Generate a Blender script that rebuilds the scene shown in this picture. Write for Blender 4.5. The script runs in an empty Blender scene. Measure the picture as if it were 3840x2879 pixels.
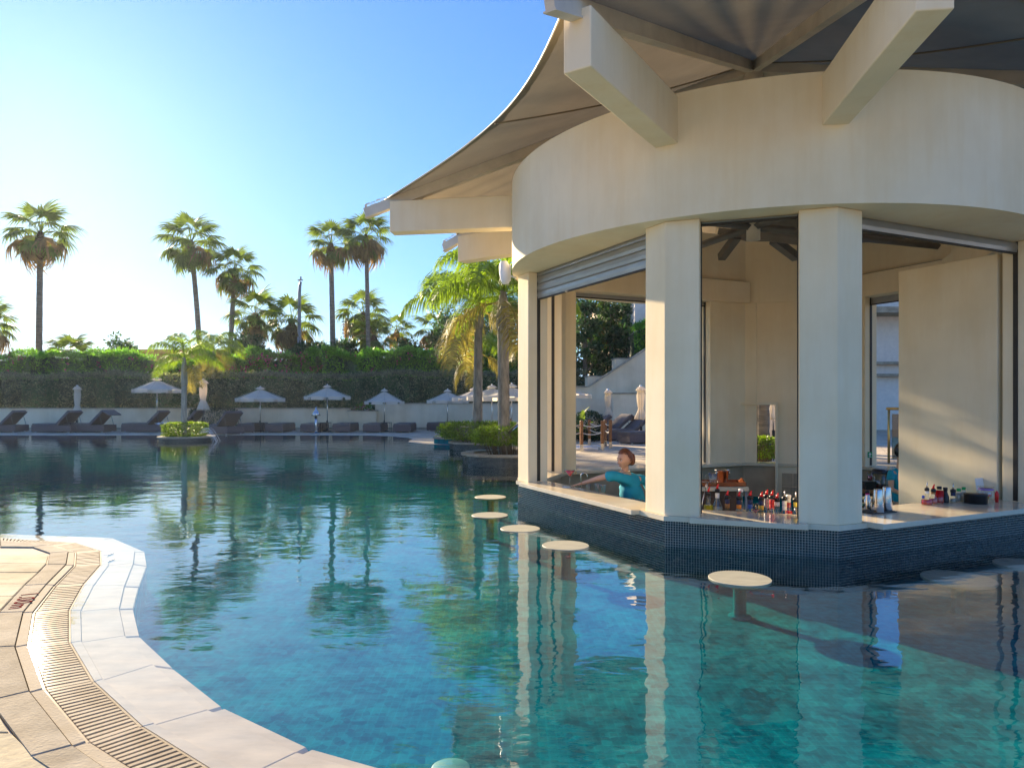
import bpy, bmesh, math, random
import numpy as np
from mathutils import Vector, Matrix, Euler
R = math.radians
random.seed(7)
scene = bpy.context.scene
C = scene.collection
# ------------------------------------------------------------------ camera
F = 2600.0; EYE = 1.55; HOR = 1500.0
cam_d = bpy.data.cameras.new('camera'); cam = bpy.data.objects.new('camera', cam_d); C.objects.link(cam)
cam.location = (0, 0, EYE); cam.rotation_euler = (R(90), 0, 0)
cam_d.sensor_width = 36; cam_d.lens = F/3840*36; cam_d.shift_y = (HOR-1439.5)/3840
cam_d.clip_start = 0.05; cam_d.clip_end = 6000
scene.camera = cam
# ------------------------------------------------------------------ light
SUN_AZ = -35.0; SUN_EL = 17.5
world = bpy.data.worlds.new('World'); scene.world = world; world.use_nodes = True
nt = world.node_tree; nt.nodes.clear()
sky = nt.nodes.new('ShaderNodeTexSky'); sky.sky_type = 'NISHITA'; sky.sun_disc = False
sky.sun_elevation = R(SUN_EL); sky.sun_rotation = R(SUN_AZ)
sky.altitude = 0; sky.air_density = 1.0; sky.dust_density = 0.28; sky.ozone_density = 3.0
EXPOSURE = 1.72
# soft shoulder per channel, like the film response: keeps the blue and rolls the glow off to white
vm1 = nt.nodes.new('ShaderNodeVectorMath'); vm1.operation = 'MULTIPLY_ADD'; vm1.inputs[1].default_value = (-.064, -.110, -.235); vm1.inputs[2].default_value = (-.02, -.03, -.02)
sp3 = nt.nodes.new('ShaderNodeSeparateXYZ'); cb3 = nt.nodes.new('ShaderNodeCombineXYZ')
nt.links.new(sky.outputs[0], vm1.inputs[0]); nt.links.new(vm1.outputs[0], sp3.inputs[0])
for k_ in range(3):
    ex = nt.nodes.new('ShaderNodeMath'); ex.operation = 'EXPONENT'; nt.links.new(sp3.outputs[k_], ex.inputs[0])
    sb = nt.nodes.new('ShaderNodeMath'); sb.operation = 'SUBTRACT'; sb.inputs[0].default_value = 1.0; nt.links.new(ex.outputs[0], sb.inputs[1])
    nt.links.new(sb.outputs[0], cb3.inputs[k_])
vm2 = nt.nodes.new('ShaderNodeVectorMath'); vm2.operation = 'SCALE'; vm2.inputs['Scale'].default_value = 1.7/.125/2**EXPOSURE
nt.links.new(cb3.outputs[0], vm2.inputs[0])
bgn = nt.nodes.new('ShaderNodeBackground'); bgn.inputs['Strength'].default_value = 0.125
wo = nt.nodes.new('ShaderNodeOutputWorld')
nt.links.new(vm2.outputs[0], bgn.inputs[0]); nt.links.new(bgn.outputs[0], wo.inputs[0])
sl = bpy.data.lights.new('sun', 'SUN'); sl.energy = 5.0; sl.angle = R(0.8); sl.color = (1.0, 0.81, 0.56)
sun = bpy.data.objects.new('sun', sl); C.objects.link(sun); sun.location = (-20, 20, 30)
sdir = Vector((math.sin(R(SUN_AZ))*math.cos(R(SUN_EL)), math.cos(R(SUN_AZ))*math.cos(R(SUN_EL)), math.sin(R(SUN_EL))))
sun.rotation_euler = sdir.to_track_quat('Z', 'Y').to_euler()
scene.view_settings.view_transform = 'Standard'; scene.view_settings.look = 'None'
scene.view_settings.gamma = 1; scene.view_settings.use_curve_mapping = False
scene.view_settings.exposure = EXPOSURE
scene.render.engine = 'CYCLES'
scene.cycles.max_bounces = 7; scene.cycles.transparent_max_bounces = 12
# ------------------------------------------------------------------ helpers
def G(px, py, z=0.0):
    Y = (EYE-z)*F/(py-HOR); return Vector(((px-1920)/F*Y, Y, z))
def P(px, py, Y): return Vector(((px-1920)/F*Y, Y, EYE-(py-HOR)/F*Y))

def N(t, kind, **kw):
    n = t.nodes.new(kind)
    for k, v in kw.items(): setattr(n, k, v)
    return n
def newmat(name):
    m = bpy.data.materials.new(name); m.use_nodes = True
    t = m.node_tree; b = t.nodes['Principled BSDF']; return m, t, b
def pmat(name, col, rough=.6, var=.12, scale=4.0, bump=.0, bscale=60.0, metal=0.0, col2=None, spec=.4, coat=0, stretch=None, island=0.0, trans=None, sheen=0):
    m, t, b = newmat(name)
    co = N(t, 'ShaderNodeTexCoord'); src = co.outputs['Object']
    if stretch:
        mp = N(t, 'ShaderNodeMapping'); mp.inputs['Scale'].default_value = stretch
        t.links.new(src, mp.inputs[0]); src = mp.outputs[0]
    nz = N(t, 'ShaderNodeTexNoise'); nz.inputs['Scale'].default_value = scale; nz.inputs['Detail'].default_value = 6; nz.inputs['Roughness'].default_value = .6
    t.links.new(src, nz.inputs['Vector'])
    rp = N(t, 'ShaderNodeValToRGB')
    c = Vector(col[:3]); c2 = Vector(col2[:3]) if col2 else c*(1-2*var)
    c1 = c if col2 else c*(1+var)
    rp.color_ramp.elements[0].position = .3; rp.color_ramp.elements[1].position = .7
    rp.color_ramp.elements[0].color = (*c2, 1); rp.color_ramp.elements[1].color = (*[min(x, .95) for x in c1], 1)
    t.links.new(nz.outputs['Fac'], rp.inputs['Fac'])
    out = rp.outputs[0]
    if island:
        gi = N(t, 'ShaderNodeNewGeometry'); oi = N(t, 'ShaderNodeObjectInfo')
        ad = N(t, 'ShaderNodeMath', operation='ADD'); fr = N(t, 'ShaderNodeMath', operation='FRACT')
        t.links.new(gi.outputs['Random Per Island'], ad.inputs[0]); t.links.new(oi.outputs['Random'], ad.inputs[1]); t.links.new(ad.outputs[0], fr.inputs[0])
        mr = N(t, 'ShaderNodeMapRange'); mr.inputs['To Min'].default_value = 1-island; mr.inputs['To Max'].default_value = 1+island
        t.links.new(fr.outputs[0], mr.inputs['Value'])
        hv = N(t, 'ShaderNodeHueSaturation'); t.links.new(out, hv.inputs['Color']); t.links.new(mr.outputs[0], hv.inputs['Value'])
        out = hv.outputs[0]
    t.links.new(out, b.inputs['Base Color'])
    b.inputs['Roughness'].default_value = rough; b.inputs['Metallic'].default_value = metal
    b.inputs['Specular IOR Level'].default_value = spec
    if coat: b.inputs['Coat Weight'].default_value = coat; b.inputs['Coat Roughness'].default_value = .08
    if bump:
        n2 = N(t, 'ShaderNodeTexNoise'); n2.inputs['Scale'].default_value = bscale; n2.inputs['Detail'].default_value = 4
        t.links.new(src, n2.inputs['Vector'])
        bp = N(t, 'ShaderNodeBump'); bp.inputs['Strength'].default_value = bump; bp.inputs['Distance'].default_value = .01
        t.links.new(n2.outputs['Fac'], bp.inputs['Height']); t.links.new(bp.outputs[0], b.inputs['Normal'])
    if trans:
        tr = N(t, 'ShaderNodeBsdfTranslucent'); t.links.new(out, tr.inputs['Color'])
        if isinstance(trans, tuple):
            mc = N(t, 'ShaderNodeMix', data_type='RGBA', blend_type='MULTIPLY'); mc.inputs['Factor'].default_value = 1
            t.links.new(out, mc.inputs['A']); mc.inputs['B'].default_value = (*trans[1], 1); t.links.new(mc.outputs['Result'], tr.inputs['Color'])
            trans = trans[0]
        mx = N(t, 'ShaderNodeMixShader'); mx.inputs[0].default_value = trans
        t.links.new(b.outputs[0], mx.inputs[1]); t.links.new(tr.outputs[0], mx.inputs[2]); t.links.new(mx.outputs[0], t.nodes['Material Output'].inputs[0])
    return m
def schlick(t, r0, nsock=None, p=5.0):
    # reflectance from the angle to the surface, the same from either side
    g = N(t, 'ShaderNodeNewGeometry'); dp = N(t, 'ShaderNodeVectorMath', operation='DOT_PRODUCT')
    t.links.new(g.outputs['Incoming'], dp.inputs[0]); t.links.new(nsock or g.outputs['Normal'], dp.inputs[1])
    ab = N(t, 'ShaderNodeMath', operation='ABSOLUTE'); t.links.new(dp.outputs['Value'], ab.inputs[0])
    om = N(t, 'ShaderNodeMath', operation='SUBTRACT', use_clamp=True); om.inputs[0].default_value = 1; t.links.new(ab.outputs[0], om.inputs[1])
    pw = N(t, 'ShaderNodeMath', operation='POWER'); t.links.new(om.outputs[0], pw.inputs[0]); pw.inputs[1].default_value = p
    ma = N(t, 'ShaderNodeMath', operation='MULTIPLY_ADD', use_clamp=True); t.links.new(pw.outputs[0], ma.inputs[0]); ma.inputs[1].default_value = 1-r0; ma.inputs[2].default_value = r0
    return ma.outputs[0]
def glassmat(name, tint=(1, 1, 1), f=1.0, ior=1.45):
    m, t, b = newmat(name); t.nodes.remove(b)
    tr = N(t, 'ShaderNodeBsdfTransparent'); tr.inputs[0].default_value = (*tint, 1)
    gl = N(t, 'ShaderNodeBsdfGlossy'); gl.inputs['Roughness'].default_value = .03
    fo = schlick(t, .035)
    ml = N(t, 'ShaderNodeMath', operation='MULTIPLY_ADD', use_clamp=True); ml.inputs[1].default_value = 1.6*f; ml.inputs[2].default_value = .05
    t.links.new(fo, ml.inputs[0])
    mx = N(t, 'ShaderNodeMixShader'); t.links.new(ml.outputs[0], mx.inputs[0]); t.links.new(tr.outputs[0], mx.inputs[1]); t.links.new(gl.outputs[0], mx.inputs[2])
    t.links.new(mx.outputs[0], t.nodes['Material Output'].inputs[0]); return m

class MB:
    def __init__(s): s.v = []; s.f = []; s.smooth = []
    def add(s, vs, fs, smooth=False):
        o = len(s.v); s.v += [tuple(v) for v in vs]; s.f += [tuple(i+o for i in f) for f in fs]; s.smooth += [smooth]*len(fs); return s
    def box(s, c, d, rz=0, rx=0, ry=0, piv=None):
        M = Matrix.Translation(c) @ Euler((rx, ry, rz)).to_matrix().to_4x4()
        vs = [M @ Vector((x*d[0]/2, y*d[1]/2, z*d[2]/2)) for x in (-1, 1) for y in (-1, 1) for z in (-1, 1)]
        return s.add(vs, [(0, 1, 3, 2), (4, 6, 7, 5), (0, 4, 5, 1), (2, 3, 7, 6), (0, 2, 6, 4), (1, 5, 7, 3)])
    def prism(s, poly, z0, z1, bev=0):
        n = len(poly)
        a = sum(poly[i][0]*poly[(i+1) % n][1]-poly[(i+1) % n][0]*poly[i][1] for i in range(n))
        if a < 0: poly = poly[::-1]
        if bev:
            cx = sum(p[0] for p in poly)/n; cy = sum(p[1] for p in poly)/n
            def sh(p):
                d = math.hypot(p[0]-cx, p[1]-cy) or 1; k = 1-bev/d*1.2; return (cx+(p[0]-cx)*k, cy+(p[1]-cy)*k)
            vs = [(*p[:2], z0) for p in poly]+[(*p[:2], z1-bev) for p in poly]+[(*sh(p), z1) for p in poly]
            fs = [tuple(range(n))[::-1], tuple(range(2*n, 3*n))]
            for k in (0, 1): fs += [(k*n+i, k*n+(i+1) % n, (k+1)*n+(i+1) % n, (k+1)*n+i) for i in range(n)]
        else:
            vs = [(*p[:2], z0) for p in poly]+[(*p[:2], z1) for p in poly]
            fs = [tuple(range(n))[::-1], tuple(range(n, 2*n))]+[(i, (i+1) % n, n+(i+1) % n, n+i) for i in range(n)]
        return s.add(vs, fs)
    def tube(s, pts, rad, n=8, caps=True):
        pts = [Vector(p) for p in pts]; m = len(pts)
        rad = [rad]*m if not hasattr(rad, '__len__') else rad
        vs = []; up = Vector((0, 0, 1)); prev = None
        for i, p in enumerate(pts):
            d = (pts[min(i+1, m-1)]-pts[max(i-1, 0)]).normalized()
            if prev is None: a = d.cross(up) if abs(d.z) < .95 else d.cross(Vector((1, 0, 0)))
            else: a = prev-d*prev.dot(d)
            a.normalize(); prev = a; b = d.cross(a)
            vs += [p+(a*math.cos(2*math.pi*k/n)+b*math.sin(2*math.pi*k/n))*rad[i] for k in range(n)]
        fs = [(i*n+k, i*n+(k+1) % n, (i+1)*n+(k+1) % n, (i+1)*n+k) for i in range(m-1) for k in range(n)]
        if caps: fs += [tuple(range(n))[::-1], tuple((m-1)*n+k for k in range(n))]
        return s.add(vs, fs, True)
    def lathe(s, prof, n=20, c=(0, 0, 0)):
        vs = []
        for r, z in prof: vs += [(c[0]+max(r, 1e-4)*math.cos(2*math.pi*k/n), c[1]+max(r, 1e-4)*math.sin(2*math.pi*k/n), c[2]+z) for k in range(n)]
        fs = [(i*n+k, i*n+(k+1) % n, (i+1)*n+(k+1) % n, (i+1)*n+k) for i in range(len(prof)-1) for k in range(n)]
        return s.add(vs, fs, True)
    def xf(s, M): s.v = [tuple(M @ Vector(v)) for v in s.v]; return s
    def mesh(s, name):
        me = bpy.data.meshes.new(name); me.from_pydata(s.v, [], s.f)
        me.polygons.foreach_set('use_smooth', s.smooth); me.update(); return me
    def build(s, name, mat, parent=None, world=True, **kw):
        if parent is not None and world:
            l = parent.location if parent.parent is None else (parent.location+parent.parent.location)
            s.v = [(v[0]-l[0], v[1]-l[1], v[2]-l[2]) for v in s.v]
        me = s.mesh(name); me.materials.append(mat)
        return link(name, me, parent, **kw)
def link(name, me, parent=None, bevel=0, fixn=True, **kw):
    if fixn and me is not None and len(me.polygons) and len(me.polygons) < 60000 and not kw.pop('raw', False):
        bm = bmesh.new(); bm.from_mesh(me); bmesh.ops.recalc_face_normals(bm, faces=bm.faces); bm.to_mesh(me); bm.free()
    o = bpy.data.objects.new(name, me); C.objects.link(o)
    if parent: o.parent = parent
    if bevel:
        md = o.modifiers.new('bevel', 'BEVEL'); md.width = bevel; md.segments = 2; md.limit_method = 'ANGLE'; md.angle_limit = R(40)
    for k, v in kw.items(): o[k] = v
    return o
def tag(o, label=None, cat=None, group=None, kind=None):
    if label: o['label'] = label
    if cat: o['category'] = cat
    if group: o['group'] = group
    if kind: o['kind'] = kind
    return o
def thing(name, label, cat, loc=(0, 0, 0), rz=0, group=None):
    o = bpy.data.objects.new(name, None); C.objects.link(o); o.location = loc; o.rotation_euler = (0, 0, rz); o.empty_display_size = .2
    return tag(o, label, cat, group)
def copy_tree(o, parent=None):
    c = o.copy(); C.objects.link(c)
    if parent: c.parent = parent
    for ch in [x for x in o.children]: copy_tree(ch, c)
    return c

def nmesh(name, V, Fq, mat, nv=4):
    """fast mesh of separate n-gons. V (k*nv,3)"""
    me = bpy.data.meshes.new(name); V = np.asarray(V, dtype=np.float32); n = len(V)//nv
    me.vertices.add(len(V)); me.vertices.foreach_set('co', V.ravel())
    me.loops.add(n*nv); me.loops.foreach_set('vertex_index', np.arange(n*nv, dtype=np.int32))
    me.polygons.add(n); me.polygons.foreach_set('loop_start', np.arange(0, n*nv, nv, dtype=np.int32)); me.polygons.foreach_set('loop_total', np.full(n, nv, dtype=np.int32))
    me.update(calc_edges=True); me.materials.append(mat); return me
rng = np.random.default_rng(5)
def leaves(pts, L, W, updir=0.3, outward=None, rnd=1.0):
    """diamond leaves at pts -> verts"""
    n = len(pts); d = rng.normal(size=(n, 3))*rnd; d[:, 2] += updir
    if outward is not None: d += outward
    d /= np.linalg.norm(d, axis=1)[:, None]+1e-9
    s = np.cross(d, rng.normal(size=(n, 3))); s /= np.linalg.norm(s, axis=1)[:, None]+1e-9
    l = L*rng.uniform(.6, 1.3, (n, 1)); w = W*rng.uniform(.7, 1.2, (n, 1))
    V = np.empty((n, 4, 3)); V[:, 0] = pts; V[:, 1] = pts+d*l*.5+s*w*.5; V[:, 2] = pts+d*l; V[:, 3] = pts+d*l*.5-s*w*.5
    return V.reshape(-1, 3)
# ------------------------------------------------------------------ materials
M = {}
M['plaster'] = pmat('plaster_white', (.84, .71, .49), .85, var=.035, scale=1.3, bump=.07, bscale=38, spec=.2)
M['plaster_in'] = pmat('plaster_inside', (.88, .73, .50), .85, var=.04, scale=1.1, bump=.06, bscale=70, spec=.2)
def streaks(m, lo=.90, z=.35, sc=5.0):
    # faint run-off streaks and patches of weather on painted render
    t = m.node_tree; b = t.nodes['Principled BSDF']; src = b.inputs['Base Color'].links[0].from_socket
    co = N(t, 'ShaderNodeTexCoord'); mp = N(t, 'ShaderNodeMapping'); mp.inputs['Scale'].default_value = (1, 1, z*.3); t.links.new(co.outputs['Object'], mp.inputs[0])
    n1 = N(t, 'ShaderNodeTexNoise'); n1.inputs['Scale'].default_value = sc; n1.inputs['Detail'].default_value = 8; n1.inputs['Roughness'].default_value = .7; t.links.new(mp.outputs[0], n1.inputs['Vector'])
    n2 = N(t, 'ShaderNodeTexNoise'); n2.inputs['Scale'].default_value = .9; n2.inputs['Detail'].default_value = 5; t.links.new(co.outputs['Object'], n2.inputs['Vector'])
    ml = N(t, 'ShaderNodeMath', operation='MULTIPLY'); t.links.new(n1.outputs['Fac'], ml.inputs[0]); t.links.new(n2.outputs['Fac'], ml.inputs[1])
    rp = N(t, 'ShaderNodeValToRGB'); e = rp.color_ramp.elements; e[0].position = .14; e[0].color = (lo*.97, lo*.93, lo*.86, 1); e[1].position = .30; e[1].color = (1, 1, 1, 1); t.links.new(ml.outputs[0], rp.inputs[0])
    mx = N(t, 'ShaderNodeMix', data_type='RGBA', blend_type='MULTIPLY'); mx.inputs['Factor'].default_value = 1; t.links.new(src, mx.inputs['A']); t.links.new(rp.outputs[0], mx.inputs['B']); t.links.new(mx.outputs['Result'], b.inputs['Base Color'])
streaks(M['plaster'], .985); streaks(M['plaster_in'], .985)
M['wallfar'] = pmat('garden_wall_plaster', (.84, .69, .47), .9, var=.05, scale=.7, bump=.1, bscale=20)
M['marble'] = pmat('cream_marble', (.66, .56, .40), .10, var=.07, scale=2.6, spec=.5, stretch=(1, 2.2, 1), bump=.0)
M['coping'] = pmat('coping_stone', (.43, .375, .275), .85, var=.13, scale=5, bump=.35, bscale=70, island=.1, spec=.02)
M['wetcoping'] = pmat('wet_coping_stone', (.46, .40, .295), .85, spec=.03, var=.13, scale=5, bump=.3, bscale=70, island=.08, col2=(.40, .335, .23))
M['shelf'] = pmat('white_pool_marble', (.72, .57, .36), .7, spec=.02, var=.09, scale=3, stretch=(1, 3, 1), island=.05)
M['grate'] = pmat('wet_grate_stone', (.42, .36, .26), .7, var=.14, scale=9, bump=.2, bscale=120, spec=.02, coat=.04, col2=(.37, .30, .20), island=.07)
M['flag'] = pmat('flagstone', (.58, .51, .35), .9, spec=.03, var=.14, scale=3, bump=.35, bscale=26, island=.12)
M['channel'] = pmat('drain_channel', (.24, .19, .13), .5, var=.3, scale=8)
M['grout'] = pmat('mosaic_grout', (.62, .58, .50), .8, var=.1, scale=12)
M['steel_w'] = pmat('cream_painted_steel', (.62, .56, .45), .5, var=.08, scale=3, spec=.4)
M['steel_g'] = pmat('grey_painted_steel', (.16, .15, .14), .45, var=.1, scale=4)
M['chrome'] = pmat('brushed_steel', (.62, .60, .57), .17, var=.06, scale=8, metal=1)
streaks(M['wallfar'], .88, .35, 1.5)
streaks(M['coping'], .80, 3, 3.0); streaks(M['shelf'], .88, 3, 2.0); streaks(M['grate'], .82, 3, 3.5); streaks(M['flag'], .85, 3, 1.6)
M['shutter'] = pmat('shutter_aluminium', (.34, .34, .33), .38, var=.08, scale=3, metal=.7, stretch=(1, 1, 4))
M['dark'] = pmat('dark_guide', (.035, .028, .02), .6, var=.2)
M['black'] = pmat('black_plastic', (.02, .02, .022), .35, var=.1)
M['fabric'] = pmat('canopy_mesh_fabric', (.27, .235, .18), .95, var=.07, scale=1.5, bump=.3, bscale=150, spec=.1, trans=(.24, (1.0, .93, .80)))
M['seam'] = pmat('canopy_seam', (.22, .18, .12), .9, var=.1)
M['umb'] = pmat('umbrella_canvas', (.90, .82, .68), .9, var=.05, scale=3, spec=.1, trans=(.5, (1, .96, .88)))
M['wicker'] = pmat('taupe_wicker', (.15, .11, .10), .7, var=.15, scale=40, bump=.5, bscale=110)
M['cushion'] = pmat('grey_cushion', (.17, .145, .13), .9, var=.1, scale=6, bump=.25, bscale=25)
M['trunk'] = pmat('palm_trunk_bark', (.26, .21, .155), .9, var=.25, scale=3, bump=.9, bscale=14, stretch=(1, 1, 6))
M['trunk_q'] = pmat('ringed_palm_bark', (.30, .26, .20), .9, var=.3, scale=5, bump=.9, bscale=26, stretch=(2, 2, .5))
M['trunk_pale'] = pmat('pale_palm_bark', (.40, .36, .29), .9, var=.25, scale=5, bump=.8, bscale=22, stretch=(3, 3, .5))
M['boot'] = pmat('brown_palm_boots', (.15, .085, .045), .9, var=.3, scale=8, bump=1, bscale=20)
M['fan'] = pmat('fan_palm_leaf', (.16, .21, .05), .5, var=.25, scale=3, island=.25, trans=(.42, (1.3, 1.5, .5)))
M['fanbrown'] = pmat('dry_fan_palm_leaf', (.26, .19, .085), .7, var=.25, scale=3, island=.25, trans=(.4, (1.3, 1.1, .6)))
M['feather'] = pmat('feather_palm_leaf', (.18, .26, .035), .45, var=.25, scale=3, island=.3, trans=(.5, (1.6, 1.7, .45)))
M['featherdry'] = pmat('dry_feather_palm_leaf', (.30, .26, .08), .6, var=.25, scale=3, island=.3, trans=(.45, (1.2, 1.15, .6)))
M['hedge'] = pmat('dusty_hedge_leaf', (.26, .28, .17), .6, var=.3, scale=2, island=.4, trans=(.35, (1.2, 1.3, .6)))
M['olea'] = pmat('oleander_leaf', (.20, .36, .06), .5, var=.3, scale=1.2, island=.4, trans=(.5, (1.3, 1.7, .5)))
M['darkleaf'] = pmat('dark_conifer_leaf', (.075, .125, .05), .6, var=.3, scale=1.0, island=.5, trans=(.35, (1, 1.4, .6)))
M['box'] = pmat('planter_shrub_leaf', (.17, .25, .03), .4, var=.3, scale=5, island=.4, trans=(.45, (1.5, 1.6, .4)))
M['topiary'] = pmat('topiary_leaf', (.025, .055, .015), .5, var=.3, scale=5, island=.5, trans=(.2, (1, 1.3, .6)))
M['pink'] = pmat('pink_flower', (.65, .09, .20), .6, var=.2, island=.3, trans=.3)
M['whitefl'] = pmat('white_flower', (.75, .7, .65), .6, var=.1, trans=.3)
M['stem'] = pmat('shrub_stem', (.16, .10, .05), .8, var=.2)
M['soil'] = pmat('soil', (.08, .055, .035), .95, var=.3, scale=10)
M['wood'] = pmat('orange_wood_post', (.34, .14, .045), .5, var=.25, scale=5, bump=.2, bscale=30, stretch=(3, 3, .5))
M['pole'] = pmat('grey_pole', (.30, .31, .33), .5, var=.1)
M['rope'] = pmat('white_rope', (.72, .68, .6), .8, var=.1)
M['skin'] = pmat('skin', (.66, .36, .22), .45, var=.06, scale=8, spec=.35)
M['shirt'] = pmat('turquoise_cotton', (.015, .33, .42), .85, var=.08, scale=6, bump=.3, bscale=14)
M['beige'] = pmat('beige_collar_cloth', (.42, .33, .20), .85, var=.08)
M['hair'] = pmat('auburn_hair', (.20, .065, .022), .38, var=.35, scale=30, stretch=(1, 1, .3), bump=.5, bscale=80)
M['hairdark'] = pmat('black_hair', (.012, .009, .008), .3, var=.3, scale=30)
M['eye'] = pmat('eye_dark', (.03, .02, .015), .2, var=.1)
M['lip'] = pmat('lip', (.42, .10, .08), .4, var=.05)
M['trousers'] = pmat('dark_trousers', (.05, .05, .06), .9, var=.1)
M['red'] = pmat('red_plastic', (.75, .02, .015), .3, var=.05)
M['redliq'] = pmat('red_drink', (.95, .05, .03), .3, var=.05, trans=.4)
M['tray'] = pmat('varnished_wood_tray', (.30, .08, .025), .25, var=.2, scale=6, stretch=(1, 5, 5))
M['cabinet'] = pmat('dark_wood_cabinet', (.09, .045, .025), .5, var=.2, scale=3)
M['tilewall'] = pmat('brown_wall_tile', (.46, .35, .22), .4, var=.12, scale=3, island=.08)
M['paper'] = pmat('white_plastic', (.8, .8, .78), .4, var=.03)
M['towel'] = pmat('white_towel', (.75, .72, .68), .95, var=.05, bump=.6, bscale=30)
M['stool'] = pmat('stool_marble', (.40, .375, .28), .5, spec=.2, var=.12, scale=5, stretch=(1, 5, 1))
M['terracotta'] = pmat('orange_wall', (.55, .30, .10), .9, var=.08)
M['lilac'] = pmat('lilac_wall', (.80, .71, .60), .9, var=.05)
M['gold'] = pmat('brass', (.5, .34, .12), .3, var=.1, metal=.8)
M['green'] = pmat('green_sign', (.01, .30, .09), .5, var=.03)
M['glass'] = glassmat('clear_glass', (.93, .95, .93))
M['glassd'] = glassmat('smoked_glass', (.35, .38, .38))
M['water_mat'] = None
# ------------------------------------------------------------------ water, mosaic, pool floor
def water_material():
    m, t, b = newmat('pool_water'); t.nodes.remove(b)
    geo = N(t, 'ShaderNodeNewGeometry')
    def noise(scale, rot, sx, sy, det=2, dist=0.0):
        mp = N(t, 'ShaderNodeMapping'); mp.inputs['Scale'].default_value = (sx, sy, 1); mp.inputs['Rotation'].default_value = (0, 0, rot)
        t.links.new(geo.outputs['Position'], mp.inputs[0])
        n = N(t, 'ShaderNodeTexNoise'); n.inputs['Scale'].default_value = scale; n.inputs['Detail'].default_value = det; n.inputs['Distortion'].default_value = dist
        t.links.new(mp.outputs[0], n.inputs['Vector']); return n.outputs['Fac']
    big = noise(.9, .3, 1, 1.5, 2, .3); mid = noise(3.2, .5, .8, 1.5, 2, .4); fine = noise(13, .2, .6, 1.5, 2, .5)
    mask = noise(.35, 1.0, 1, 1, 1)
    mr = N(t, 'ShaderNodeMapRange'); mr.inputs['From Min'].default_value = .42; mr.inputs['From Max'].default_value = .62; mr.inputs['To Min'].default_value = .15; mr.inputs['To Max'].default_value = 1
    t.links.new(mask, mr.inputs['Value'])
    def mul(a, k):
        x = N(t, 'ShaderNodeMath', operation='MULTIPLY'); t.links.new(a, x.inputs[0])
        if isinstance(k, float): x.inputs[1].default_value = k
        else: t.links.new(k, x.inputs[1])
        return x.outputs[0]
    def add(a, b2):
        x = N(t, 'ShaderNodeMath', operation='ADD'); t.links.new(a, x.inputs[0]); t.links.new(b2, x.inputs[1]); return x.outputs[0]
    h = add(add(mul(big, WAVE[0]), mul(mid, WAVE[1])), mul(mul(fine, WAVE[2]), mr.outputs[0]))
    bp = N(t, 'ShaderNodeBump'); bp.inputs['Strength'].default_value = 1; bp.inputs['Distance'].default_value = 1.0
    t.links.new(h, bp.inputs['Height'])
    tr = N(t, 'ShaderNodeBsdfTransparent'); tr.inputs[0].default_value = (.97, .995, .995, 1)
    gl = N(t, 'ShaderNodeBsdfGlossy'); gl.inputs['Roughness'].default_value = .012
    fo = schlick(t, .055, bp.outputs[0], 3.5)
    t.links.new(bp.outputs[0], gl.inputs['Normal'])
    mx = N(t, 'ShaderNodeMixShader'); t.links.new(fo, mx.inputs[0]); t.links.new(tr.outputs[0], mx.inputs[1]); t.links.new(gl.outputs[0], mx.inputs[2])
    t.links.new(mx.outputs[0], t.nodes['Material Output'].inputs[0]); return m
WAVE = (.0085, .0029, .0008)
M['water'] = water_material()
def mosaic_tile_mat(name, stops, rough=.12):
    m, t, b = newmat(name)
    gi = N(t, 'ShaderNodeNewGeometry'); oi = N(t, 'ShaderNodeObjectInfo')
    ad = N(t, 'ShaderNodeMath', operation='ADD'); fr = N(t, 'ShaderNodeMath', operation='FRACT')
    t.links.new(gi.outputs['Random Per Island'], ad.inputs[0]); t.links.new(oi.outputs['Random'], ad.inputs[1]); t.links.new(ad.outputs[0], fr.inputs[0])
    rp = N(t, 'ShaderNodeValToRGB'); rp.color_ramp.interpolation = 'LINEAR'
    e = rp.color_ramp.elements; e[0].color = (*stops[0], 1); e[1].color = (*stops[-1], 1)
    for i, c in enumerate(stops[1:-1]): x = e.new((i+1)/(len(stops)-1)); x.color = (*c, 1)
    t.links.new(fr.outputs[0], rp.inputs[0])
    nz = N(t, 'ShaderNodeTexNoise'); nz.inputs['Scale'].default_value = 90
    mx = N(t, 'ShaderNodeMix', data_type='RGBA', blend_type='MULTIPLY'); mx.inputs['Factor'].default_value = .5
    t.links.new(rp.outputs[0], mx.inputs['A']); t.links.new(nz.outputs['Fac'], mx.inputs['B'])
    t.links.new(mx.outputs['Result'], b.inputs['Base Color']); b.inputs['Roughness'].default_value = rough; b.inputs['Specular IOR Level'].default_value = .35
    return m
M['mosaic'] = mosaic_tile_mat('teal_mosaic_tile', [(.008, .014, .018), (.012, .035, .04), (.02, .06, .065), (.008, .018, .022), (.02, .05, .06), (.010, .025, .028)])
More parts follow.
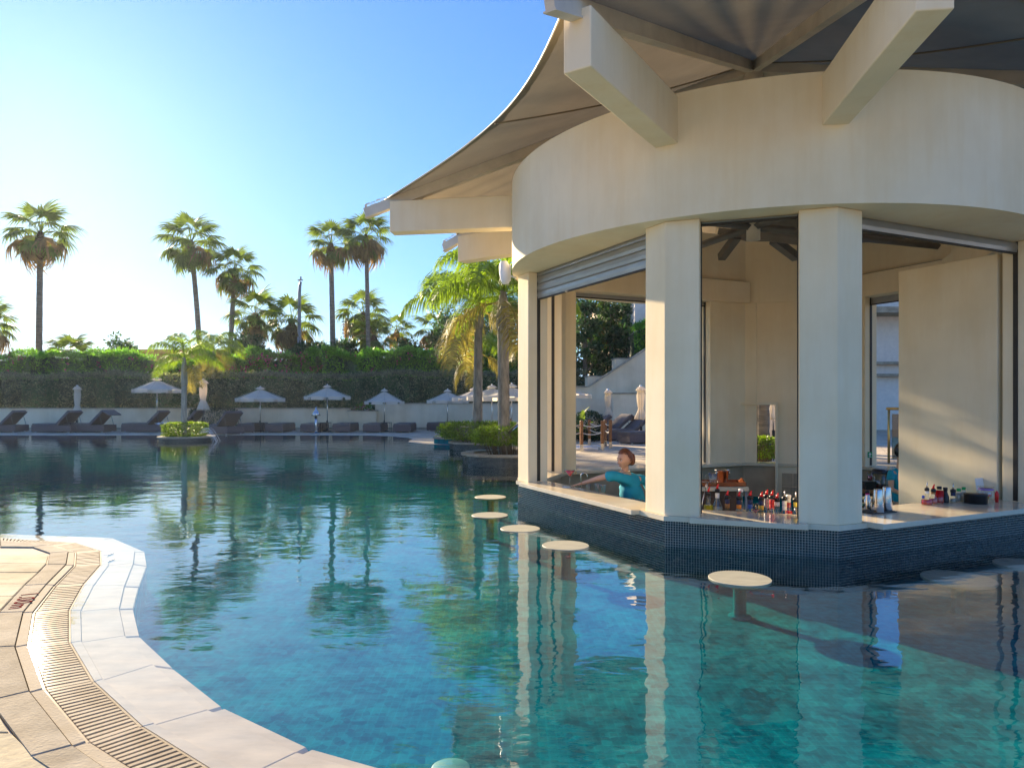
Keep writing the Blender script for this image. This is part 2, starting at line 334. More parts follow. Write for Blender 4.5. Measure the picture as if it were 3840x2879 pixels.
def pool_mat():
    m, t, b = newmat('pool_floor_mosaic'); geo = N(t, 'ShaderNodeNewGeometry')
    v = N(t, 'ShaderNodeTexVoronoi'); v.inputs['Scale'].default_value = 19; v.feature = 'F1'
    t.links.new(geo.outputs['Position'], v.inputs['Vector'])
    n = N(t, 'ShaderNodeTexNoise'); n.inputs['Scale'].default_value = 2.4; n.inputs['Detail'].default_value = 7; n.inputs['Roughness'].default_value = .75; n.inputs['Distortion'].default_value = .4
    t.links.new(geo.outputs['Position'], n.inputs['Vector'])
    sp = N(t, 'ShaderNodeSeparateColor'); t.links.new(v.outputs['Color'], sp.inputs[0])
    mm = N(t, 'ShaderNodeMath', operation='MULTIPLY_ADD'); mm.inputs[1].default_value = .20; t.links.new(sp.outputs[0], mm.inputs[0])
    t.links.new(n.outputs['Fac'], mm.inputs[2])
    rp = N(t, 'ShaderNodeValToRGB'); e = rp.color_ramp.elements
    e[0].position = .42; e[0].color = (.001, .07, .095, 1); e[1].position = .88; e[1].color = (.006, .27, .26, 1)
    x = e.new(.63); x.color = (.0015, .155, .175, 1)
    t.links.new(mm.outputs[0], rp.inputs[0])
    # grout grid of the 25 mm tiles, too far below to tell apart
    br = N(t, 'ShaderNodeTexBrick'); br.offset = 0; br.inputs['Scale'].default_value = 1; br.inputs['Brick Width'].default_value = .05; br.inputs['Row Height'].default_value = .05; br.inputs['Mortar Size'].default_value = .005
    br.inputs['Color1'].default_value = (.85, .85, .85, 1); br.inputs['Color2'].default_value = (1.1, 1.1, 1.1, 1); br.inputs['Mortar'].default_value = (1.25, 1.3, 1.2, 1)
    t.links.new(geo.outputs['Position'], br.inputs['Vector'])
    mx = N(t, 'ShaderNodeMix', data_type='RGBA', blend_type='MULTIPLY'); mx.inputs['Factor'].default_value = .7
    t.links.new(rp.outputs[0], mx.inputs['A']); t.links.new(br.outputs['Color'], mx.inputs['B'])
    df = N(t, 'ShaderNodeBsdfDiffuse'); t.links.new(mx.outputs['Result'], df.inputs['Color']); t.links.new(df.outputs[0], t.nodes['Material Output'].inputs[0]); t.nodes.remove(b)
    return m
M['poolfloor'] = pool_mat()
M['mosaicwall'] = pmat('dark_submerged_mosaic', (.012, .07, .09), .9, var=.3, scale=25, spec=0)
def deck_mat():
    m, t, b = newmat('stone_deck_paving'); geo = N(t, 'ShaderNodeNewGeometry')
    mp = N(t, 'ShaderNodeMapping'); mp.inputs['Rotation'].default_value = (0, 0, R(25)); t.links.new(geo.outputs['Position'], mp.inputs[0])
    br = N(t, 'ShaderNodeTexBrick'); br.inputs['Scale'].default_value = 1; br.inputs['Brick Width'].default_value = .9; br.inputs['Row Height'].default_value = .45; br.inputs['Mortar Size'].default_value = .008
    br.inputs['Color1'].default_value = (.62, .53, .39, 1); br.inputs['Color2'].default_value = (.54, .45, .33, 1); br.inputs['Mortar'].default_value = (.20, .16, .11, 1)
    t.links.new(mp.outputs[0], br.inputs['Vector'])
    n = N(t, 'ShaderNodeTexNoise'); n.inputs['Scale'].default_value = 1.6; n.inputs['Detail'].default_value = 8; t.links.new(geo.outputs['Position'], n.inputs['Vector'])
    rp = N(t, 'ShaderNodeValToRGB'); rp.color_ramp.elements[0].position = .3; rp.color_ramp.elements[0].color = (.72, .70, .68, 1); rp.color_ramp.elements[1].position = .7; rp.color_ramp.elements[1].color = (1.1, 1.1, 1.1, 1)
    t.links.new(n.outputs['Fac'], rp.inputs[0])
    mx = N(t, 'ShaderNodeMix', data_type='RGBA', blend_type='MULTIPLY'); mx.inputs['Factor'].default_value = 1
    t.links.new(br.outputs['Color'], mx.inputs['A']); t.links.new(rp.outputs[0], mx.inputs['B']); t.links.new(mx.outputs['Result'], b.inputs['Base Color'])
    b.inputs['Roughness'].default_value = .85; b.inputs['Specular IOR Level'].default_value = .05; return m
M['deck'] = deck_mat()
# ------------------------------------------------------------------ the near pool edge, joint by joint (outer to water)
JN = {
'G': [(-500, 2035), (0, 2056), (121, 2057), (187, 2080), (177, 2124), (92, 2203), (-2, 2306), (-84, 2442), (-40, 2640), (115, 2852), (420, 3060), (850, 3330), (1580, 3700)],
'F': [(-500, 2020), (0, 2034), (178, 2048), (256, 2074), (247, 2123), (173, 2198), (87, 2303), (56, 2433), (111, 2604), (272, 2809), (560, 3010), (980, 3240), (1660, 3470)],
'E': [(-500, 2015), (0, 2028), (204, 2046), (281, 2073), (277, 2123), (203, 2198), (123, 2300), (103, 2424), (162, 2590), (325, 2790), (640, 2990), (1050, 3200), (1700, 3400)],
'C': [(-500, 2005), (0, 2016), (283, 2034), (378, 2064), (382, 2116), (317, 2191), (265, 2286), (266, 2406), (354, 2552), (535, 2719), (850, 2915), (1280, 3060), (1850, 3190)],
'D': [(-500, 2000), (0, 2010), (305, 2031), (402, 2063), (408, 2114), (352, 2190), (303, 2285), (306, 2400), (385, 2541), (580, 2707), (930, 2895), (1350, 3020), (1900, 3130)],
'B': [(-500, 1992), (0, 1999), (385, 2014), (505, 2060), (500, 2106), (467, 2188), (447, 2272), (468, 2375), (575, 2482), (780, 2650), (1111, 2808), (1480, 2905), (1990, 3005)],
'A': [(-500, 1987), (0, 1993), (420, 2008), (543, 2060), (551, 2112), (521, 2190), (500, 2270), (524, 2372), (650, 2490), (836, 2634), (1160, 2784), (1503, 2879), (2000, 2975)]}
J = {k: [G(*p) for p in v] for k, v in JN.items()}
nj = len(J['A'])
def xy(v): return (v[0], v[1])
def lerp(a, b, t): return (a[0]+(b[0]-a[0])*t, a[1]+(b[1]-a[1])*t)
# bar footprint
def dirv(a): return (math.cos(R(a)), math.sin(R(a)))
K = [(1.623, 7.34), (3.183, 6.773), (6.407, 8.283), (7.50, 11.30), (6.62, 13.18), (4.55, 13.93), (.657, 12.11), (.093, 10.55)]
CEN = (3.55, 10.2)
# shoreline loop
far = [G(0, 1632, .01), G(420, 1632, .01), G(1000, 1631, .01), G(1380, 1632, .01), G(1470, 1635, .01), G(1530, 1641, .01), G(1548, 1646, .01), G(1535, 1652, .01), G(1530, 1657, .01), G(1565, 1663, .01), G(1640, 1666, .01), G(1730, 1668, .01)]
loop = [xy(v) for v in J['G'][::-1]]+[(-25, 8.3), (-60, 10), (-60, 30.5)]+[xy(v) for v in far]+[(-.4, 22.2), (.9, 18.6), (1.3, 15), (.95, 12.9), K[6], K[5], (3.95, 14.6), (4.75, 15.4), (5.5, 15.66), (6.5, 15.6), (7.6, 15.25), (8.6, 14.65), K[3]]+[(9.2, 12.2), (16, 11.5), (16, -3)]+[(1.0, .4)]
loop = [p for p in loop]
def fill(name, outer, hole, z, mat, **kw):
    bm = bmesh.new(); es = []
    for lp in ([outer, hole] if hole else [outer]):
        vs = [bm.verts.new((p[0], p[1], z)) for p in lp]
        es += [bm.edges.new((vs[i], vs[(i+1) % len(vs)])) for i in range(len(vs))]
    bmesh.ops.triangle_fill(bm, use_beauty=True, use_dissolve=False, edges=es)
    for f in bm.faces:
        f.normal_update()
        if f.normal.z < 0: f.normal_flip()
    me = bpy.data.meshes.new(name); bm.to_mesh(me); bm.free(); me.materials.append(mat)
    return link(name, me, None, fixn=False, **kw)
ground = fill('ground', [(-2500, -1500), (2500, -1500), (2500, 4000), (-2500, 4000)], loop, .008, M['deck'], kind='structure')
# water lies over the shelf up to the grate
wl = [xy(v) for v in J['C'][::-1]]+[(-25, 8.6), (-61, 10.2), (-61, 31.3)]+[(x, y+.6) for x, y in [xy(v) for v in far]]+[(.3, 22.6), (1.5, 18.6), (2.2, 15), (2.6, 12.9), (5, 12.5), (9.2, 12.4), (17, 12), (17, -4)]+[(1.5, .8)]
# keep the water out of the bar: cut its footprint as a hole
def inset(poly, d):
    n = len(poly); out = []
    for i in range(n):
        a, b, c = Vector(poly[i-1]), Vector(poly[i]), Vector(poly[(i+1) % n])
        e1 = (b-a).normalized(); e2 = (c-b).normalized()
        n1 = Vector((-e1.y, e1.x)); n2 = Vector((-e2.y, e2.x))
        k = (n1+n2); k *= d/(k.dot(n1)); out.append((b.x+k.x, b.y+k.y))
    return out
barhole = inset(K, .1)
wl2 = [xy(v) for v in J['C'][::-1]]+[(-25, 8.6), (-61, 10.2), (-61, 31.3)]+[(x, y+.6) for x, y in [xy(v) for v in far]]+[(.3, 22.6), (1.5, 18.6), (2.0, 15), (2.0, 12.85), barhole[6], barhole[7], barhole[0], barhole[1], barhole[2], barhole[3]]+[(9.2, 12.4), (17, 12), (17, -4)]+[(1.5, .8)]
water = fill('pool_water', wl2, None, 0.0, M['water'], kind='structure')
mb = MB(); mb.add([(-61, -4, -.34), (17, -4, -.34), (17, 32, -.34), (-61, 32, -.34)], [(0, 1, 2, 3)])
mb.build('pool_floor', M['poolfloor'], kind='structure')
# pool side walls (mosaic) below shoreline and below the shelf
mb = MB()
edge = [xy(v) for v in J['A'][::-1]]+loop[nj:]
n = len(edge)
vs = [(p[0], p[1], z) for z in (-.35, -.035) for p in edge]
mb.add(vs, [(i, i+1, n+i+1, n+i) for i in range(n-1)])
mb.add([(p[0], p[1], z) for z in (-.035, .006) for p in loop[nj:]], [(i, i+1, len(loop)-nj+i+1, len(loop)-nj+i) for i in range(len(loop)-nj-1)])
mb.build('pool_wall', M['poolfloor'], kind='structure')
# bed under the near edge pieces
mb = MB()
for i in range(nj-1):
    mb.add([(*xy(J['G'][i]), -.06), (*xy(J['A'][i]), -.06), (*xy(J['A'][i+1]), -.06), (*xy(J['G'][i+1]), -.06)], [(0, 1, 2, 3)])
bed = mb.build('pool_edge', M['channel'], kind='structure')
def slab(kind, a, b, i, z0, z1, mat, gap=.004, bev=.006, t0=0.0, t1=1.0, parent=None):
    p = [lerp(xy(J[a][i]), xy(J[b][i]), t0), lerp(xy(J[a][i]), xy(J[b][i]), t1), lerp(xy(J[a][i+1]), xy(J[b][i+1]), t1), lerp(xy(J[a][i+1]), xy(J[b][i+1]), t0)]
    cx = sum(q[0] for q in p)/4; cy = sum(q[1] for q in p)/4
    q2 = []
    for k in range(4):
        A_, B_, C_ = Vector(p[k-1]), Vector(p[k]), Vector(p[(k+1) % 4])
        d = ((A_-B_).normalized()+(C_-B_).normalized())
        d = d.normalized()*gap*1.4 if d.length > .02 else (Vector((cx, cy))-B_).normalized()*gap
        q2.append((B_.x+d.x, B_.y+d.y))
    return MB().prism(q2, z0, z1, bev).build(kind, mat, parent or bed)
for i in range(nj-1):
    slab('coping_stone', 'G', 'F', i, -.05, .022, M['coping'], .0032, .006)
    slab('curb_stone', 'F', 'E', i, -.05, .014, M['wetcoping'], .0028, .008)
    slab('edge_strip', 'C', 'D', i, -.06, -.003+.0, M['shelf'], .002, .004)
    slab('shelf_slab', 'D', 'B', i, -.06, -.012, M['shelf'], .0015, .003)
    slab('rim_stone', 'B', 'A', i, -.16, -.024, M['shelf'], .002, .016)
# drain grates: a frame of two side rails and cross slats
nsl = [18, 18, 10, 10, 15, 14, 16, 17, 18, 18, 18, 18]
for i in range(nj-1):
    g = thing('drain_grate', '', 'drain grate', (*lerp(xy(J['E'][i]), xy(J['C'][i+1]), .5), 0))
    tag(g, None, None, 'slatted stone drain grates along the pool edge')
    e0, e1, c0, c1 = [xy(J['E'][i]), xy(J['E'][i+1]), xy(J['C'][i]), xy(J['C'][i+1])]
    for (u0, u1) in ((0.0, .05), (.95, 1.0)):
        q = [lerp(e0, c0, u0), lerp(e0, c0, u1), lerp(e1, c1, u1), lerp(e1, c1, u0)]
        MB().prism(q, -.05, -.004 if u0 else .004, .004).build('side_rail', M['grate'], g)
    ns = nsl[i]
    for k in range(ns):
        w = .60
        ta, tb = (k+.5-w/2)/ns, (k+.5+w/2)/ns
        if k == 0: ta = .006
        if k == ns-1: tb = .994
        a0, a1, b0, b1 = lerp(e0, e1, ta), lerp(e0, e1, tb), lerp(c0, c1, ta), lerp(c0, c1, tb)
        q = [lerp(a0, b0, .055), lerp(a0, b0, .945), lerp(a1, b1, .945), lerp(a1, b1, .055)]
        MB().prism(q, -.035, .001+.0015*random.random(), .005).build('slat', M['grate'], g)
GL = ['second piece beyond the left frame edge', 'far piece where the channel bends away from the deck', 'short far piece at the sharp bend', 'far piece beside the small square inlet', 'piece beside the depth marking coping', 'middle piece just nearer than the depth marking', 'sun glinting straight piece with sparkles beside it', 'piece curving right under the bright sun glints', 'large near piece with wet shiny slats', 'nearest piece at the bottom of the picture', 'piece below the picture', 'last piece below the picture']
gi = 0
for o in [x for x in C.objects if x.name.startswith('drain_grate')]:
    o['label'] = 'wet slatted drain grate, '+GL[gi]; gi += 1
# flagstones left of the coping
def gx(Y):
    pts = [(v.y, v.x) for v in J['G'][1:]]; pts.sort()
    for (y0, x0), (y1, x1) in zip(pts, pts[1:]):
        if y0 <= Y <= y1: return x0+(x1-x0)*(Y-y0)/(y1-y0+1e-9)
    return pts[0][1] if Y < pts[0][0] else pts[-1][1]
random.seed(3)
ys = [1.9, 2.35, 2.75, 3.2, 3.62, 4.05, 4.42, 4.75, 5.08, 5.42, 5.79, 6.17, 6.53, 6.86]
for y0, y1 in zip(ys, ys[1:]):
    x1a, x1b = gx(y0+.01)-.006, gx(y1-.01)-.006
    xa, xb = x1a, x1b; k = 0
    while xa > -6.6 and k < 5:
        wd = random.uniform(.6, 1.15); sk = random.uniform(-.3, .3)
        na, nb = min(xa-wd, xa-.3), min(xb-wd-sk, xb-.3)
        g_ = .006
        MB().prism([(na+g_, y0+g_), (xa-g_, y0+g_), (xb-g_, y1-g_), (nb+g_, y1-g_)], -.02, .018+random.uniform(-.002, .003), .005).build('flagstone', M['flag'], ground)
        xa, xb = na, nb; k += 1
# depth marking 1.00m burnt into the coping stone: flat print
td = bpy.data.curves.new('depth_marking', 'FONT'); td.body = '1.00m'; td.size = .17; td.align_x = 'CENTER'; td.align_y = 'CENTER'; td.extrude = .0006; td.space_character = 1.1
tmp = bpy.data.objects.new('tmp_text', td); C.objects.link(tmp)
tme = bpy.data.meshes.new_from_object(tmp.evaluated_get(bpy.context.evaluated_depsgraph_get())); bpy.data.objects.remove(tmp)
tme.materials.clear(); tme.materials.append(pmat('depth_marking_red', (.20, .03, .025), .9, spec=0))
to = bpy.data.objects.new('depth_marking', tme); C.objects.link(to)
pc = G(88, 2250, .024); to.location = (pc.x, pc.y, .0235)
ax = (J['F'][6]-J['F'][5]); to.rotation_euler = (0, 0, math.atan2(ax.y, ax.x))
tag(to, 'red 1.00m depth marking printed on the beige coping stone', 'depth marking')
# small square inlet covers on the strip
for (px, py, s) in ((406, 2075, .05), (409, 2098, .05)):
    c = G(px, py, 0); MB().box((c.x, c.y, -.004), (.05, .10, .012)).build('inlet_cover', M['chrome'], bed)
# ------------------------------------------------------------------ the bar
bar = thing('pool_bar', 'white swim-up bar pavilion with thick pillars, round fascia and teal mosaic base', 'bar pavilion', (*CEN, 0))
BASE_T, SLAB0, SLAB1, SOFF, TOPF = .275, .277, .342, 3.44, 4.72
# tiled base wall
def ringwall(poly_out, poly_in, z0, z1, name, mat, parent):
    m_ = MB(); n_ = len(poly_out)
    vs = [(*p, z0) for p in poly_out]+[(*p, z0) for p in poly_in]+[(*p, z1) for p in poly_out]+[(*p, z1) for p in poly_in]
    fs = []
    for i in range(n_):
        j = (i+1) % n_
        fs += [(i, j, 2*n_+j, 2*n_+i), (n_+j, n_+i, 3*n_+i, 3*n_+j), (2*n_+i, 2*n_+j, 3*n_+j, 3*n_+i), (j, i, n_+i, n_+j)]
    m_.add(vs, fs); return m_.build(name, mat, parent)
ringwall(K, inset(K, .2), -.30, BASE_T, 'base_wall', M['grout'], bar)
ringwall(inset(K, -.012), inset(K, .19), -.80, -.30, 'submerged_wall', M['mosaicwall'], bar)
ringwall(inset(K, .205), inset(K, .23), -.80, BASE_T-.01, 'inner_lining', M['tilewall'], bar)
mb = MB(); mb.prism(inset(K, .05), -.85, -.80); mb.build('floor', M['wallfar'], bar)
# mosaic tiles: 300 singles nearest, the rest joined
tm = MB().box((0, 0, 0), (.0218, .006, .0218)).mesh('tile'); tm.materials.append(M['mosaic'])
bmx = bmesh.new(); bmx.from_mesh(tm); bmesh.ops.recalc_face_normals(bmx, faces=bmx.faces); bmx.to_mesh(tm); bmx.free()
tiles = []
PT = .0265
for (a, b) in ((K[0], K[1]), (K[1], K[2]), (K[7], K[0]), (K[6], K[7])):
    L = math.dist(a, b); d = ((b[0]-a[0])/L, (b[1]-a[1])/L); nrm = (d[1], -d[0]); cnt = int(L/PT); pt = L/cnt
    for c in range(cnt):
        for r in range(-14, 11):
            s = (c+.5)*pt; z = BASE_T-.012-(10-r)*PT
            x, y = a[0]+d[0]*s+nrm[0]*.002, a[1]+d[1]*s+nrm[1]*.002
            tiles.append((x*x+y*y, x, y, z, math.atan2(d[1], d[0])))
tiles.sort(); one = [t for t in tiles if t[3] > 0][:300]; oneset = set(id(t) for t in one)
for t in one:
    o = bpy.data.objects.new('tile', tm); C.objects.link(o); o.parent = bar
    o.location = (t[1]-CEN[0], t[2]-CEN[1], t[3]); o.rotation_euler = (0, 0, t[4])
def tilesmesh(lst, name, size=.0218, th=.006, parent=None, off=(0, 0)):
    A = np.array([t[1:5] for t in lst]); n_ = len(A); h = size/2
    cx, sx = np.cos(A[:, 3]), np.sin(A[:, 3]); quads = []
    cr = np.array([[-h, -th/2, -h], [h, -th/2, -h], [h, -th/2, h], [-h, -th/2, h], [-h, th/2, -h], [h, th/2, -h], [h, th/2, h], [-h, th/2, h]])
    V = np.empty((n_, 8, 3)); 
    for k in range(8):
        V[:, k, 0] = A[:, 0]-off[0]+cr[k, 0]*cx-cr[k, 1]*sx; V[:, k, 1] = A[:, 1]-off[1]+cr[k, 0]*sx+cr[k, 1]*cx; V[:, k, 2] = A[:, 2]+cr[k, 2]
    fc = [(0, 1, 2, 3), (1, 5, 6, 2), (3, 2, 6, 7), (4, 0, 3, 7), (0, 4, 5, 1)]
    me = bpy.data.meshes.new(name); me.from_pydata(V.reshape(-1, 3).tolist(), [], [tuple(i*8+q for q in f) for i in range(n_) for f in fc]); me.materials.append(M['mosaic'])
    return link(name, me, parent, fixn=False, kind='stuff')
tilesmesh([t for t in tiles if id(t) not in oneset], 'small_tiles', parent=bar, off=CEN)
# pillars
def pillar(i, la=.35, lb=.35, th=.32, z1=SOFF, mat='plaster'):
    c = Vector(K[i]); a = (Vector(K[i-1])-c).normalized(); b = (Vector(K[(i+1) % 8])-c).normalized()
    na = Vector((a.y, -a.x)); nb = Vector((-b.y, b.x))
    if na.dot(Vector(CEN)-c) < 0: na = -na
    if nb.dot(Vector(CEN)-c) < 0: nb = -nb
    A1, B1 = c+a*la, c+b*lb; A2, B2 = A1+na*th, B1+nb*th
    # inner corner
    den = a.x*b.y-a.y*b.x
    q = (c+nb*th)-(c+na*th); s = (q.x*b.y-q.y*b.x)/den; I = c+na*th+a*s
    poly = [c, B1, B2, I, A2, A1] if (la > .2 and lb > .2) else [c, B1, B2, A2, A1]
    o = MB().prism([tuple(p) for p in poly], SLAB1-.02, z1).build('pillar', M[mat], bar, bevel=.012)
    # shutter guides in the jambs
    for (P1, P2, d_) in ((A1, A2, a), (B1, B2, b)):
        mid = P1+(P2-P1)*.52
        m_ = MB(); ang = math.atan2(d_.y, d_.x)
        m_.box((mid.x+d_.x*.004, mid.y+d_.y*.004, (SLAB1+SOFF)/2), (.014, .05, SOFF-SLAB1-.01), rz=ang)
        m_.build('shutter_guide', M['dark'], bar)
    return o
for i in range(8): pillar(i, lb=.35, la=.35) if i != 5 else pillar(5, la=.35, lb=1.0)
# base slab under the pillars and counters
def polyline_slab(i, out, inn, s0, s1, z0, z1, name, mat, mitre0=0, mitre1=0, bev=.01):
    a, b = Vector(K[i]), Vector(K[(i+1) % 8]); d = (b-a).normalized(); nn = Vector((d.y, -d.x)); L = (b-a).length
    if nn.dot(Vector(CEN)-a) > 0: nn = -nn
    q = [a+d*(s0+mitre0)+nn*out, a+d*(L-s1-mitre1)+nn*out, a+d*(L-s1)-nn*inn, a+d*s0-nn*inn]
    return MB().prism([tuple(p) for p in q], z0, z1).build(name, mat, bar, bevel=bev)
ringwall(inset(K, -.03), inset(K, .36), SLAB0-.001, SLAB1-.014, 'base_slab', M['marble'], bar)
for i, (o_, n_, s0, s1, m0, m1) in {0: (.125, .52, .26, .27, 0, 0), 1: (.19, .62, .30, .30, .1, .0), 7: (.135, .36, .30, .38, 0, .04), 6: (.12, .35, .3, .3, 0, 0), 5: (.1, .42, .3, .3, 0, 0), 2: (.12, .4, .3, .3, 0, 0), 3: (.12, .4, .3, .3, 0, 0)}.items():
    polyline_slab(i, o_, n_, s0, s1, SLAB0+.004, SLAB1-.006, 'counter', M['marble'], m0, m1, .006)
# ring: round fascia outside, octagonal inside
def outer_r(th, base=3.55):
    d = (math.cos(th), math.sin(th)); rr = 0
    KK = inset(K, -.30)
    for i in range(8):
        a, b = KK[i], KK[(i+1) % 8]; e = (b[0]-a[0], b[1]-a[1]); den = d[0]*e[1]-d[1]*e[0]
        if abs(den) < 1e-9: continue
        w = (a[0]-CEN[0], a[1]-CEN[1]); t_ = (w[0]*e[1]-w[1]*e[0])/den; u = (w[0]*d[1]-w[1]*d[0])/den
        if t_ > 0 and -1e-6 <= u <= 1+1e-6: rr = max(rr, t_)
    return rr
def pr(th):
    deg = math.degrees(th) % 360
    k = 0 if 170 <= deg <= 345 else 1
    if 345 < deg: k = (deg-345)/30
    elif deg < 15: k = (deg+15)/30
    elif 140 < deg < 170: k = (170-deg)/30
    k = min(1, max(0, k)); k = k*k*(3-2*k)
    return 3.55*(1-k)+max(3.55, outer_r(th))*k
nr = 144
outc = [(CEN[0]+pr(2*math.pi*k/nr)*math.cos(2*math.pi*k/nr), CEN[1]+pr(2*math.pi*k/nr)*math.sin(2*math.pi*k/nr)) for k in range(nr)]
KI = inset(K, .34)
def inner_pt(th, poly):
    d = (math.cos(th), math.sin(th))
    for i in range(8):
        a, b = poly[i], poly[(i+1) % 8]; e = (b[0]-a[0], b[1]-a[1]); den = d[0]*e[1]-d[1]*e[0]
        if abs(den) < 1e-9: continue
        w = (a[0]-CEN[0], a[1]-CEN[1]); t_ = (w[0]*e[1]-w[1]*e[0])/den; u = (w[0]*d[1]-w[1]*d[0])/den
        if t_ > 0 and -1e-6 <= u <= 1+1e-6: return (CEN[0]+d[0]*t_, CEN[1]+d[1]*t_)
inn = [inner_pt(2*math.pi*k/nr, KI) for k in range(nr)]
# snap the closest samples to the octagon corners
for c in KI:
    k = min(range(nr), key=lambda q: math.dist(inn[q], c)); inn[k] = c
mb = MB(); mb.add([(*p, z) for z in (SOFF, TOPF) for p in outc], [(i, (i+1) % nr, nr+(i+1) % nr, nr+i) for i in range(nr)], True)
for z, s in ((SOFF, 1), (TOPF, 0)):
    mb.add([(*p, z) for p in outc]+[(*p, z) for p in inn], [(i, (i+1) % nr, nr+(i+1) % nr, nr+i) for i in range(nr)])
mb.add([(*p, z) for z in (SOFF, TOPF) for p in inn], [(i, (i+1) % nr, nr+(i+1) % nr, nr+i) for i in range(nr)])
mb.build('fascia_ring', M['plaster'], bar)
# inner lintel band with the dark gap above it
for i in (4, 5, 3, 2):
    a, b = Vector(KI[i]), Vector(KI[(i+1) % 8]); d = (b-a).normalized(); nn = Vector((-d.y, d.x)); L = (b-a).length
    if nn.dot(Vector(CEN)-a) < 0: nn = -nn
    if i == 4: continue
    ang = math.atan2(d.y, d.x); c = (a+b)/2+nn*.06
    MB().box((c.x, c.y, 3.63), (L-.02, .14, .40), rz=ang).build('lintel', M['plaster_in'], bar)
    c2 = (a+b)/2+nn*.004
    MB().box((c2.x, c2.y, 3.845), (L-.02, .02, .03), rz=ang).build('lintel_gap', M['dark'], bar)
# core wall on the door side with the doorway
a, b = Vector(inset(K, .30)[4]), Vector(inset(K, .30)[5])   # from right to left seen from the pool
def on_core(px):   # point on the wall plane seen at px
    d = b-a; k = (px-1920)/F
    t_ = (a.y*k-a.x)/(d.x-d.y*k); return a+d*t_
dl, dr_ = on_core(2736), on_core(2912); d = (b-a).normalized(); ang = math.atan2(d.y, d.x); nb = Vector((d.y, -d.x))
if nb.dot(Vector(CEN)-a) < 0: nb = -nb
DZ = 1.48
def wallseg(p, q, z0, z1, name='core_wall', mat='plaster_in', th=.16, off=0):
    c = (p+q)/2-nb*(th/2-off); return MB().box((c.x, c.y, (z0+z1)/2), ((q-p).length, th, z1-z0), rz=ang).build(name, M[mat], bar)
wallseg(a-d*.2, dr_, -.8, SOFF+.0); wallseg(dl, b+d*.35, -.8, SOFF+.0); wallseg(dr_, dl, DZ, SOFF+.0)
wallseg(a-d*.2, b+d*.3, SOFF+.004, TOPF-.02)
dp = dr_; MB().box((dp.x, dp.y, (DZ-.8)/2), (.05, .2, DZ+.8), rz=ang).build('door_frame', M['plaster'], bar, bevel=.006)
dp = dl; MB().box((dp.x, dp.y, (DZ-.8)/2), (.05, .2, DZ+.8), rz=ang).build('door_frame', M['plaster'], bar, bevel=.006)
dp = (dl+dr_)/2; MB().box((dp.x, dp.y, DZ+.003), ((dl-dr_).length+.05, .205, .05), rz=ang).build('door_frame', M['plaster'], bar, bevel=.006)
# brown tiles on the core wall right of the door
for r in range(2):
    for c in range(3):
        p0 = on_core(2932+c*42); q0 = on_core(2932+c*42+41); mid = (p0+q0)/2+nb*.008
        MB().box((mid.x, mid.y, .02-r*.26), ((q0-p0).length-.006, .016, .25), rz=ang).build('wall_tile', M['tilewall'], bar)
# right inner wall panel
p0 = Vector((5.93, 8.47)); p1 = Vector((5.378, 9.65)); dd = (p1-p0).normalized(); c = (p0+p1)/2+Vector((-dd.y, dd.x))*-.09
MB().box((c.x, c.y, 1.28), ((p1-p0).length, .18, 4.12), rz=math.atan2(dd.y, dd.x)).build('partition_wall', M['plaster'], bar, bevel=.01)
# shutters
def shutter(i, zs, name='roller_shutter'):
    a, b = Vector(K[i]), Vector(K[(i+1) % 8]); d = (b-a).normalized(); nn = Vector((-d.y, d.x)); L = (b-a).length
    if nn.dot(Vector(CEN)-a) < 0: nn = -nn
    ang = math.atan2(d.y, d.x); c = (a+b)/2+nn*.16; w = L-.70-.01
    for k, (z0, z1) in enumerate(zs):
        m_ = MB(); prof = [(-.012, z0), (-.020, z0+(z1-z0)*.35), (-.018, z0+(z1-z0)*.8), (-.008, z1), (.012, z1), (.012, z0)]
        pts = []
        for s in (-w/2, w/2):
            for (o_, z) in prof: p_ = c+d*s+nn*o_; pts.append((p_.x, p_.y, z))
        n6 = len(prof); m_.add(pts, [tuple(range(n6))[::-1], tuple(range(n6, 2*n6))]+[(q, (q+1) % n6, n6+(q+1) % n6, n6+q) for q in range(n6)])
        m_.build('shutter_slat', M['shutter'], bar)
    z = zs[-1][0]
    MB().box((c.x, c.y, z-.012), (w, .03, .02), rz=ang).build('shutter_foot', M['dark'], bar)
shutter(7, [(3.385, 3.435), (3.275, 3.383), (3.165, 3.273), (3.055, 3.163)])
shutter(1, [(3.31, 3.43)]); shutter(5, [(3.37, 3.43)]); shutter(3, [(3.32, 3.43)]); shutter(2, [(3.32, 3.43)])
shutter(0, [(3.415, 3.435)]); shutter(6, [(3.38, 3.43)])
# radial cantilever beams
for k, (deg, w) in enumerate([(7.0, .25), (33.2, .25), (99.0, .25), (125.2, .25), (190, .25), (215, .25), (279, .25), (305, .25)]):
    u = Vector((-math.sin(R(deg)), -math.cos(R(deg)))); r0, r1 = 3.42, 5.53
    th = math.atan2(u.y, u.x); r0 = max(3.42, pr(th)-.12); r1 = max(5.53, r0+1.6)
    c = Vector(CEN)+u*(r0+r1)/2
    MB().box((c.x, c.y, 4.445), (r1-r0, w, .49), rz=th).build('cantilever_beam', M['plaster'], bar, bevel=.012)
